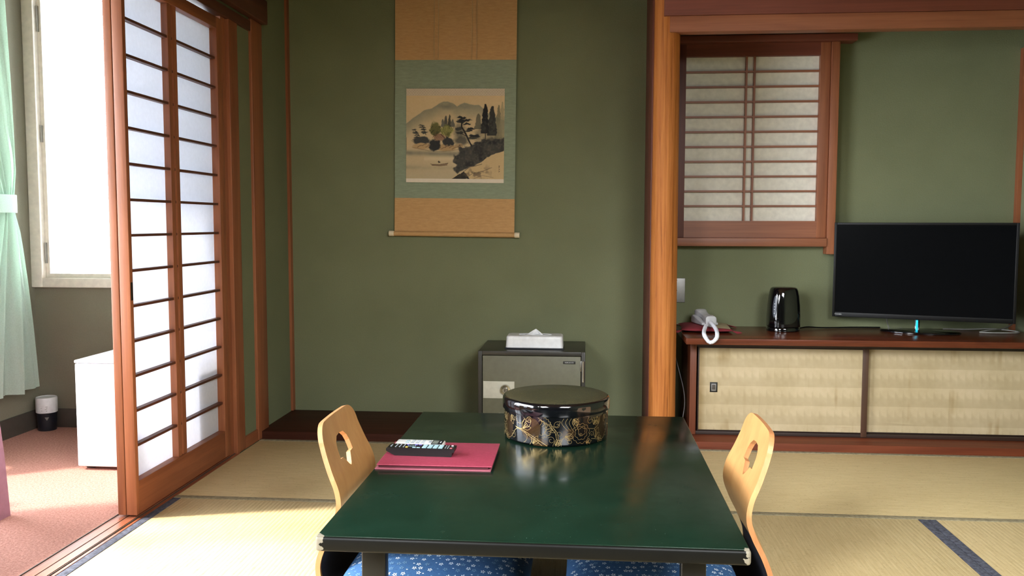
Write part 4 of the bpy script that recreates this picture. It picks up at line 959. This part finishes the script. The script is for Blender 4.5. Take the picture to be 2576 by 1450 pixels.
def f(b):
    secs = [(-0.078, 0.012, 0.020, 0.018), (-0.074, 0.020, 0.026, 0.024), (-0.050, 0.024, 0.0265, 0.024), (-0.030, 0.032, 0.022, 0.014), (0.0, 0.038, 0.019, 0.012), (0.030, 0.044, 0.022, 0.014), (0.048, 0.046, 0.0265, 0.020), (0.070, 0.044, 0.026, 0.020), (0.074, 0.042, 0.020, 0.014)]
    n = 20; vs = []; fs = []
    for (y, z, hx, hz) in secs:
        for k in range(n):
            a_ = 2 * PI * k / n; c_, s_ = math.cos(a_), math.sin(a_); q = (abs(c_) ** 4 + abs(s_) ** 4) ** -0.25; vs.append((-0.004 + hx * q * c_, y, z + hz * q * s_))
    for i in range(len(secs) - 1):
        for k in range(n): fs.append((i * n + k, i * n + (k + 1) % n, (i + 1) * n + (k + 1) % n, (i + 1) * n + k))
    fs += [tuple(range(n))[::-1], tuple(range((len(secs) - 1) * n, len(secs) * n))]; b.add(vs, fs, M['phone_grey'], True)
part('handset', t, f)
bx('cord_socket', t, (0.006, 0.018, -0.071, -0.055, 0.012, 0.022), M['black_plastic'], 0.001)
# coiled cord hanging over the counter's edge (room coordinates)
path = bez([(0.572, 4.075, 0.545), (0.580, 4.02, 0.538), (0.585, 3.95, 0.524), (0.580, 3.885, 0.512), (0.572, 3.850, 0.499), (0.556, 3.844, 0.484), (0.540, 3.844, 0.483), (0.527, 3.850, 0.498), (0.523, 3.885, 0.512), (0.532, 3.95, 0.520), (0.548, 4.02, 0.533)], 16)
rr = [0.0082 + 0.0011 * math.sin(i * 1.9) for i in range(len(path))]
o = part('handset_cord', None, lambda b: b.tube(path, rr, M['white_cord'], 12)); tag(o, 'white coiled telephone cord looping over the front edge of the cabinet', 'cord')

# wall plate and thin wires by the pillar
t = thing('wall_plate', 'grey metal socket plate on the alcove wall beside the log pillar', 'socket plate', (0.453, 4.35, 0.67))
bx('plate', t, (-0.036, 0.036, -0.006, 0.0, -0.0595, 0.0595), M['plate'], 0.0015)
part('socket', t, lambda b: b.tube([(-0.006, -0.0085, 0), (-0.006, -0.0055, 0)], 0.0065, M['steel'], 20)); part('socket_hole', t, lambda b: b.tube([(-0.006, -0.0095, 0), (-0.006, -0.0084, 0)], 0.0038, M['label_black'], 16))
for z in (0.050, -0.050): part('screw', t, lambda b: b.tube([(-0.006, -0.0072, z), (-0.006, -0.0055, z)], 0.003, M['chrome'], 12))
tag(part('telephone_wire', None, lambda b: b.tube(bez([(0.432, 4.338, 0.612), (0.426, 4.33, 0.57), (0.428, 4.325, 0.53), (0.436, 4.32, 0.47), (0.436, 4.30, 0.38), (0.452, 4.20, 0.29), (0.464, 4.12, 0.22), (0.468, 4.10, 0.16), (0.462, 4.10, 0.10), (0.455, 4.12, 0.045), (0.440, 4.18, 0.0385)], 8), 0.0016, M['white_cord'], 6)), 'thin pale wire hanging between the log pillar and the cabinet', 'wire')

# ------------------------------------------------------------------ hanging scroll
t = thing('hanging_scroll', 'tall hanging scroll with an ink landscape of pines, lake and boat', 'scroll', (-0.655, 4.334, 0.946)); t.rotation_euler = (0, R(0.62), 0)
hw0 = 0.3015
def sheet(b, z0_, z1_, hw, y, th, m):
    n = 24; vs = []; fs = []
    for s in (0, 1):
        for j in range(n + 1):
            z = z0_ + (z1_ - z0_) * j / n
            for i in range(13):
                x = -hw + 2 * hw * i / 12; vs.append((x, y + th * s + 0.0016 * math.sin(z * 9) * (1 if abs(x) < hw else 1) + 0.0010 * math.cos(x * 9 + z * 3), z))
    k = 13 * (n + 1)
    for j in range(n):
        for i in range(12): a0 = j * 13 + i; fs.append((a0, a0 + 1, a0 + 14, a0 + 13)); fs.append((a0 + k, a0 + 13 + k, a0 + 14 + k, a0 + 1 + k))
        for i in (0, 12): a0 = j * 13 + i; fs.append((a0, a0 + 13, a0 + 13 + k, a0 + k))
    for j in (0, n):
        for i in range(12): a0 = j * 13 + i; fs.append((a0, a0 + k, a0 + 1 + k, a0 + 1))
    b.add(vs, fs, m, True)
part('lower_silk', t, lambda b: sheet(b, 0.0, 0.174, hw0, 0.0, 0.0015, M['scroll_brown']), 'gold brown silk')
part('middle_silk', t, lambda b: sheet(b, 0.174, 0.853, hw0, 0.0, 0.0015, M['scroll_green']), 'green grey silk surround')
part('upper_silk', t, lambda b: sheet(b, 0.853, 1.30, hw0, 0.0, 0.0015, M['scroll_brown']), 'gold brown silk')
for x in (-0.106, -0.085, 0.082, 0.105): bx('hanging_ribbon', t, (x - 0.0012, x + 0.0012, -0.0045, -0.0025, 0.856, 1.30), M['futai'])
part('roller', t, lambda b: b.tube([(-0.303, -0.002, -0.004), (0.303, -0.002, -0.004)], 0.0125, M['scroll_brown'], 20), 'silk covered bottom roller')
for s in (-1, 1): part('roller_knob', t, lambda b: b.tube([(s * 0.303, -0.002, -0.004), (s * 0.306, -0.002, -0.004), (s * 0.307, -0.002, -0.004), (s * 0.328, -0.002, -0.004)], [0.0128, 0.0128, 0.014, 0.014], M['ivory'], 20), 'ivory roller end')
bx('top_rod', t, (-0.303, 0.303, -0.006, 0.006, 1.295, 1.312), M['redx'], 0.003)
def paint():
    W, H = 280, 266; xs_ = np.linspace(75, 1445, W); ys_ = np.linspace(80, 1392, H); X, Y = np.meshgrid(xs_, ys_)
    n1 = nz2(W, H, 26, 1); n2 = nz2(W, H, 7, 2, 3); n3 = nz2(W, H, 90, 3, 3); n4 = nz2(W, H, 5, 8, 2)
    wx = (nz2(W, H, 10, 4, 3) - .5) * 46; wy = (nz2(W, H, 10, 5, 3) - .5) * 46; Xw, Yw = X + wx, Y + wy
    img = np.zeros((H, W, 3)) + np.array([208, 184, 142.]); img += (n3[..., None] - .5) * 14; img += ((Y - 600) / 800)[..., None] * np.array([-10, -4, 2.])
    def over(mask, col, a_=1.0):
        nonlocal img; k = np.clip(mask * a_, 0, 1)[..., None]; img = img * (1 - k) + np.array(col, float) * k
    def ell(cx, cy, rx, ry, soft=0.35, warp=1.0):
        d = np.sqrt(((X + wx * warp - cx) / rx) ** 2 + ((Y + wy * warp - cy) / ry) ** 2); return np.clip((1 - d) / soft, 0, 1)
    def poly(pts, warp=1.0):
        m_ = np.zeros((H, W), bool); Xp, Yp = X + wx * warp, Y + wy * warp
        for i in range(len(pts)):
            x1, y1 = pts[i]; x2, y2 = pts[(i + 1) % len(pts)]
            if y1 == y2: continue
            c = ((y1 > Yp) != (y2 > Yp)) & (Xp < (x2 - x1) * (Yp - y1) / (y2 - y1) + x1); m_ ^= c
        return m_.astype(float)
    def line(pts, wd, col, a_=1.0, warp=0.15):
        Xp, Yp = X + wx * warp, Y + wy * warp; best = np.full((H, W), 1e9)
        for (x1, y1), (x2, y2) in zip(pts[:-1], pts[1:]):
            L2 = (x2 - x1) ** 2 + (y2 - y1) ** 2 + 1e-9; tt = np.clip(((Xp - x1) * (x2 - x1) + (Yp - y1) * (y2 - y1)) / L2, 0, 1); best = np.minimum(best, np.hypot(Xp - x1 - tt * (x2 - x1), Yp - y1 - tt * (y2 - y1)))
        over(np.clip((wd - best) / 4 + .5, 0, 1), col, a_)
    ridge = [(75, 560), (150, 500), (250, 430), (330, 372), (430, 350), (520, 292), (600, 256), (660, 256), (720, 275), (790, 322), (830, 290), (890, 268), (950, 285), (1020, 305), (1090, 300), (1150, 350), (1230, 420), (1445, 520)]
    ry = np.interp(X + wx * .3, [p[0] for p in ridge], [p[1] for p in ridge]) + wy * .3; dd = Y - ry
    over(np.clip(dd / 10, 0, 1) * np.clip(1 - dd / (150 + 120 * n1), 0, 1), (118, 122, 106), 0.72); over(np.clip(dd / 40, 0, 1) * np.clip(1 - dd / 330, 0, 1), (150, 146, 122), 0.30)
    over(ell(640, 330, 150, 50, 0.9), (96, 102, 92), 0.5); over(ell(900, 330, 110, 40, 0.9), (110, 114, 100), 0.4)
    # tall conifers
    def conifer(cx, top, bot, wd, col, a_):
        t_ = np.clip((Y - top) / (bot - top), 0, 1); hw = wd * (0.25 + 0.95 * t_ ** 0.6) * (0.80 + 0.5 * n2); over(np.clip((hw - np.abs(X - cx + wx * .5)) / 8, 0, 1) * ((Y > top) & (Y < bot)), col, a_)
    conifer(1365, 305, 770, 42, (112, 108, 84), .8); conifer(1420, 262, 800, 40, (146, 138, 106), .6); conifer(1085, 425, 640, 42, (96, 94, 78), .85)
    over(ell(1250, 720, 200, 130, .8), (120, 114, 92), .6)
    conifer(1278, 318, 730, 56, (46, 47, 46), .95); conifer(1180, 292, 700, 50, (30, 31, 33), 1); line([(1180, 600), (1186, 800)], 5, (34, 34, 34)); over(ell(1160, 640, 80, 90, .7), (66, 66, 60), .5)
    for cx, tp, cc in ((590, 505, 96), (628, 455, 74), (682, 438, 56), (728, 505, 92)): conifer(cx, tp, 610, 26, (cc, cc, cc - 8), .9)
    # broad trees, yellow green
    over(ell(480, 640, 88, 108, .25, 1.6), (96, 96, 52), .9); over(ell(640, 670, 100, 92, .3, 1.6), (146, 146, 78), .85); over((n4 > .55) * ell(480, 640, 88, 108, .2), (62, 64, 36), .8); over((n4 > .58) * ell(640, 670, 96, 90, .2), (100, 104, 50), .7)
    for k in range(-3, 4): line([(650 + 3 * k, 780), (650 + 12 * k, 700), (650 + 30 * k, 620)], 2.5, (70, 66, 38), .8); line([(480 + 3 * k, 740), (480 + 10 * k, 680), (480 + 24 * k, 600)], 2, (60, 58, 34), .7)
    # grey wood behind the pine
    over(ell(830, 680, 110, 130, .6, 1.4), (88, 88, 78), .75); over(ell(860, 800, 130, 80, .5, 1.4), (74, 74, 68), .8); over(ell(1080, 740, 70, 110, .7), (104, 100, 84), .6)
    # left pines
    for bx0, by0, cx, cy in ((265, 745, 195, 660), (352, 725, 295, 590)):
        line([(bx0, by0), ((bx0 + cx) / 2 + 4, (by0 + cy) / 2), (cx, cy)], 4, (52, 48, 44))
        for k in range(4): over(ell(cx - 5 + 14 * k, cy + 2 + 32 * k, 48 + (k % 2) * 10, 15, .5, .8), (52, 54, 52), .92)
    # bushes, rocks, hut
    over(ell(290, 800, 140, 66, .25, 1.2), (58, 60, 60), .95)
    over(ell(540, 765, 90, 50, .2, .6), (150, 116, 92), .9)
    for k in range(6): line([(440 + 26 * k, 770), (500 + 20 * k, 712)], 2, (96, 56, 48), .9, .05)
    line([(560, 712), (615, 770)], 4, (70, 52, 44), 1, .05); line([(450, 745), (520, 708), (560, 712)], 3, (112, 74, 60), 1, .05)
    over(ell(300, 885, 150, 46, .2, .8), (190, 160, 116), 1); over(ell(640, 905, 150, 58, .2, .8), (182, 152, 108), 1); over(ell(810, 880, 70, 34, .3, .8), (172, 146, 108), 1)
    over(ell(480, 865, 92, 88, .2, 1.2), (44, 46, 48), .97); over(ell(670, 820, 88, 66, .25, 1.2), (48, 50, 52), .95)
    for x0, y0 in ((230, 900), (300, 880), (350, 900), (570, 920), (620, 900), (680, 905), (720, 925), (800, 890)): line([(x0, y0), (x0 + 30, y0 - 20), (x0 + 65, y0 - 28)], 3.5, (92, 70, 52), .75)
    line([(160, 900), (300, 930), (420, 950), (560, 960), (700, 950), (820, 925)], 3, (100, 88, 72), .6)
    # water washes
    over(np.exp(-((Y - 985 - 0.02 * (X - 400)) / 34) ** 2) * (X < 900) * (0.5 + n1 * .8), (122, 122, 108), .75); over(np.clip((Y - 1080) / 200, 0, 1) * (X < 760), (176, 164, 134), .35); over(np.exp(-((Y - 1185) / 30) ** 2) * (X < 730) * n1, (140, 134, 114), .6); over(np.exp(-((Y - 1060) / 26) ** 2) * (X < 740) * (X > 330), (222, 206, 172), .5)
    # big pine
    line([(1000, 885), (960, 810), (925, 740), (890, 670), (850, 610), (856, 560), (850, 500)], 10, (34, 32, 32)); line([(890, 680), (950, 650), (1020, 640)], 4, (40, 38, 38)); line([(930, 745), (880, 720), (840, 700)], 4, (40, 38, 38)); line([(945, 770), (1000, 745), (1060, 740)], 4, (44, 42, 42))
    for cx, cy, rx, ry_, a_ in ((850, 482, 82, 20, 1), (890, 520, 110, 22, 1), (830, 545, 70, 20, .95), (930, 572, 66, 17, 1), (985, 640, 70, 20, 1), (960, 668, 60, 16, .9), (1040, 738, 90, 24, 1), (830, 690, 66, 20, .8), (1010, 770, 70, 18, .8), (810, 640, 50, 26, .7)): over(ell(cx, cy, rx, ry_, .35, .9), (40, 42, 43), a_)
    # dark thicket on the right bank
    over(ell(1300, 800, 190, 70, .5, 1.3), (84, 80, 68), .85)
    th = poly([(735, 1055), (800, 1000), (830, 985), (825, 920), (880, 885), (940, 900), (1010, 860), (1080, 830), (1200, 800), (1300, 810), (1450, 770), (1450, 945), (1300, 995), (1150, 1090), (1040, 1150), (950, 1170), (880, 1215), (790, 1265), (735, 1195), (790, 1150), (740, 1110)], 1.2)
    for _ in range(3): th = (th + np.roll(th, 1, 0) + np.roll(th, -1, 0) + np.roll(th, 1, 1) + np.roll(th, -1, 1)) / 5
    for cx, cy, rx, ry_ in ((880, 900, 60, 26), (790, 1040, 70, 26), (860, 960, 60, 28), (790, 1120, 60, 26), (1060, 850, 80, 30), (1180, 810, 80, 28), (1340, 800, 80, 30), (830, 1190, 70, 30)): over(ell(cx, cy, rx, ry_, .5, 2.0), (54, 55, 54), .85)
    over(th, (56, 57, 56), .9); over(th * np.clip((n2 - .52) * 6, 0, 1), (84, 80, 70), .6); over(th * np.clip((n1 - .5) * 5, 0, 1), (36, 37, 40), .7); over(th * np.clip((n4 - .55) * 8, 0, 1), (104, 98, 84), .35)
    over(ell(1400, 640, 70, 190, .8), (150, 142, 112), .5); over(ell(1180, 560, 66, 150, .6, 2.2) * (n4 > .5), (70, 70, 64), .5); over(ell(1285, 600, 60, 140, .6, 2.2) * (n4 > .5), (80, 78, 68), .5)
    # near bank
    hill = poly([(690, 1350), (770, 1285), (860, 1255), (960, 1172), (1050, 1152), (1180, 1062), (1300, 992), (1450, 945), (1450, 1350)], .4)
    over(hill, (202, 176, 130), 1); over(hill * poly([(690, 1350), (800, 1280), (900, 1240), (930, 1280), (980, 1345)], 1), (40, 38, 36), .95)
    rk = np.clip((nz2(W, H, 12, 9, 4) - .5) * 6, 0, 1) * np.clip(1 - np.hypot((X - 1050) / 330, (Y - 1250) / 140), 0, 1) * 1.8; over(hill * rk, (110, 94, 74), .55); line([(860, 1262), (960, 1176), (1050, 1156), (1140, 1130)], 4, (70, 60, 50), .7); line([(900, 1340), (1010, 1260), (1150, 1230), (1280, 1180)], 4, (80, 70, 56), .6); line([(1000, 1345), (1150, 1290), (1300, 1320)], 3, (96, 84, 66), .6)
    # boat and boatman
    over(poly([(420, 1132), (440, 1142), (560, 1140), (665, 1120), (652, 1148), (560, 1158), (450, 1156)], .05), (150, 124, 96), 1); line([(420, 1132), (445, 1142), (560, 1139), (665, 1121)], 3, (70, 52, 44), 1, .05); line([(435, 1152), (560, 1158), (650, 1148)], 3, (96, 76, 62), 1, .05)
    line([(530, 1102), (548, 1108)], 8, (40, 36, 36), 1, .05); line([(532, 1120), (535, 1085)], 2.5, (50, 44, 42), 1, .05)
    for y0 in (1150, 1165, 1195, 1225): line([(1378, y0), (1388, y0 + 6), (1376, y0 + 16)], 2.5, (60, 52, 44), .85, .05)
    # brocade strips
    k = (Y < 176).astype(float); over(k, (206, 190, 164), 1); dm = (np.abs(((X + (Y - 80) * 0.95) % 38) - 19) < 2.5) | (np.abs(((X - (Y - 80) * 0.95) % 38) - 19) < 2.5); over(k * dm, (178, 162, 140), .8)
    over((Y > 1342).astype(float), (226, 214, 194), 1); img += (n4[..., None] - .5) * 6
    return img
painted_sheet('picture', t, paint(), -0.243, 0.246, -0.0045, 0.252, 0.713, M['painting'])
b = MB(); b.box(-0.243, 0.246, -0.0042, -0.0012, 0.252, 0.713, M['wash']); o = b.build('picture_mount', t)

# ------------------------------------------------------------------ sunroom things
t = thing('refrigerator', 'small white refrigerator standing in the sunroom behind the shoji', 'refrigerator', (-1.815, 3.31, 0))
bx('refrigerator_body', t, (-0.222, 0.215, 0.045, 0.47, 0.012, 0.447), M['fridge'], 0.006)
bx('refrigerator_door', t, (-0.222, 0.215, 0.0, 0.042, 0.014, 0.434), M['fridge'], 0.007); bx('top_panel', t, (-0.224, 0.217, 0.0, 0.472, 0.4355, 0.4475), M['fridge'], 0.004)
for x in (-0.19, 0.18):
    for y in (0.05, 0.42): bx('foot', t, (x - 0.015, x + 0.015, y - 0.015, y + 0.015, 0, 0.0125), M['black_plastic'])
t = thing('fragrance_canister', 'small white and black canister on the carpet in the sunroom corner', 'canister', (-2.580, 3.955, 0))
part('canister_base', t, lambda b: b.lathe([(0.040, 0.0), (0.0415, 0.003), (0.0425, 0.040), (0.0445, 0.085), (0.040, 0.086)], (0, 0, 0), M['navy_base'], 40), 'black lower half')
part('canister_cap', t, lambda b: b.lathe([(0.044, 0.0862), (0.0475, 0.088), (0.0480, 0.155), (0.0455, 0.160), (0.0445, 0.158), (0.002, 0.157)], (0, 0, 0), M['white_plastic'], 40), 'white upper half')
def f(b):
    r_ = 0.0432; q = [(-0.009, 0.068), (0.009, 0.068), (0.004, 0.058), (0.0, 0.052), (-0.004, 0.058)]; vs = []
    for x, z in q:
        an = -PI / 2 + 0.55 + x / r_; vs.append(((0.0415 + (z - 0.04) * 0.045 + 0.0022) * math.cos(an), (0.0415 + (z - 0.04) * 0.045 + 0.0022) * math.sin(an), z))
    b.add(vs, [(0, 1, 2, 3, 4)], M['grey_cord'])
part('printed_emblem', t, f)
def f(b):
    for i, (x, z, w_) in enumerate(((0.0, 0.118, 0.012), (0.004, 0.112, 0.006), (-0.003, 0.106, 0.010), (0.002, 0.098, 0.006), (-0.024, 0.112, 0.004), (-0.022, 0.100, 0.005))):
        a0, a1 = -PI / 2 + 0.45 + x / r_, -PI / 2 + 0.45 + (x + w_) / r_; rr = 0.0484; b.add([(rr * math.cos(a0), rr * math.sin(a0), z), (rr * math.cos(a1), rr * math.sin(a1), z), (rr * math.cos(a1), rr * math.sin(a1), z + 0.0018), (rr * math.cos(a0), rr * math.sin(a0), z + 0.0018)], [(0, 1, 2, 3)], M['lcd'])
part('printed_marks', t, f)
# curtain, gathered by a tieback
t = thing('curtain', 'pale green curtain tied back at the left edge of the sunroom', 'curtain', (-2.575, 0, 0))
zk = [0.222, 0.50, 0.74, 0.95, 1.035, 1.12, 1.23, 1.41, 1.70, 1.98, 2.16]; yr = [3.892, 3.858, 3.822, 3.785, 3.757, 3.757, 3.775, 3.772, 3.766, 3.760, 3.758]; yl = [3.10, 3.22, 3.36, 3.50, 3.56, 3.56, 3.48, 3.36, 3.22, 3.12, 3.08]
def f(b):
    nz_, nu = 90, 150; vs = []; fs = []
    for j in range(nz_ + 1):
        z = 0.222 + (2.16 - 0.222) * j / nz_; a_, c_ = np.interp(z, zk, yl), np.interp(z, zk, yr); tight = math.exp(-((z - 1.08) / 0.12) ** 2)
        for i in range(nu + 1):
            u = i / nu; y = a_ + (c_ - a_) * u; amp = 0.030 * (1 - 0.55 * tight); ph = u * 6.5 * 2 * PI + 0.8 * math.sin(z * 2.2 + u * 3)
            vs.append((amp * math.sin(ph) * (0.7 + 0.3 * math.sin(u * 17)) + 0.006 * math.sin(3 * ph + z * 5) + 0.012 * tight * math.cos(PI * (u - .5)), y + 0.006 * math.cos(ph), z + (0.006 * math.sin(ph * 0.5) - 0.016 * (1 - u) * (j == 0)) * (1 if j < 2 else 0)))
    for j in range(nz_):
        for i in range(nu): a0 = j * (nu + 1) + i; fs.append((a0, a0 + 1, a0 + nu + 2, a0 + nu + 1))
    b.add(vs, fs, M['curtain'], True)
part('curtain_cloth', t, f)
def f(b):
    n = 40; vs = []; fs = []
    for k in range(n):
        a_ = 2 * PI * k / n; y = 3.66 + 0.104 * math.copysign(abs(math.cos(a_)) ** 0.7, math.cos(a_)); x = 0.040 * math.copysign(abs(math.sin(a_)) ** 0.8, math.sin(a_))
        for z in (1.040, 1.046, 1.114, 1.120): vs.append((x * (0.97 if z in (1.040, 1.120) else 1), y, z))
    for k in range(n):
        for i in range(3): a0 = k * 4 + i; c_ = ((k + 1) % n) * 4 + i; fs.append((a0, c_, c_ + 1, a0 + 1))
    b.add(vs, fs, M['curtain'], True)
part('tieback', t, f)
part('curtain_rail', t, lambda b: b.tube([(0, 0.15, 2.17), (0, 3.95, 2.17)], 0.011, M['white_paint'], 10))
# lounge chair mostly outside the frame
t = thing('lounge_chair', 'mauve lounge chair at the left edge with only its rear leg in view', 'chair', (-2.263, 2.42, 0))
def legf(sx, sy):
    def f(b):
        pts = [(0.315, 0.0), (0.309, 0.10), (0.301, 0.22), (0.288, 0.34), (0.262, 0.42), (0.235, 0.44), (0.225, 0.36), (0.248, 0.22), (0.262, 0.10), (0.270, 0.0)]
        ya, yb = (0.283, 0.345) if sy > 0 else (-0.345, -0.283)
        b.prism([(sx * x, z) for x, z in pts], 'Y', ya, yb, M['mauve'])  # light on the leg's side is put into this mauve; front stays maroon
        b.prism([(sx * (x * 0.985 + 0.002), z + 0.0) for x, z in pts], 'Y', ya - 0.002, ya, M['maroon'])
    return f
for sx in (-1, 1):
    for sy in (-1, 1): part('leg', t, legf(sx, sy))
bx('seat', t, (-0.235, 0.222, -0.30, 0.27, 0.30, 0.43), M['mauve'], 0.03)
def f(b):
    bm = bmesh.new(); bmesh.ops.create_cube(bm, size=1)
    for q in bm.verts: q.co = Vector((q.co.x * 0.46, 0.235 + q.co.y * 0.07 + (0.05 if q.co.z > 0 else 0), 0.60 + q.co.z * 0.34))
    bmesh.ops.bevel(bm, geom=bm.edges[:], offset=0.025, segments=4, affect='EDGES'); bmesh.ops.translate(bm, verts=bm.verts[:], vec=(-0.01, -0.02, 0)); b.bm(bm, M['mauve'], True)
part('backrest', t, f)
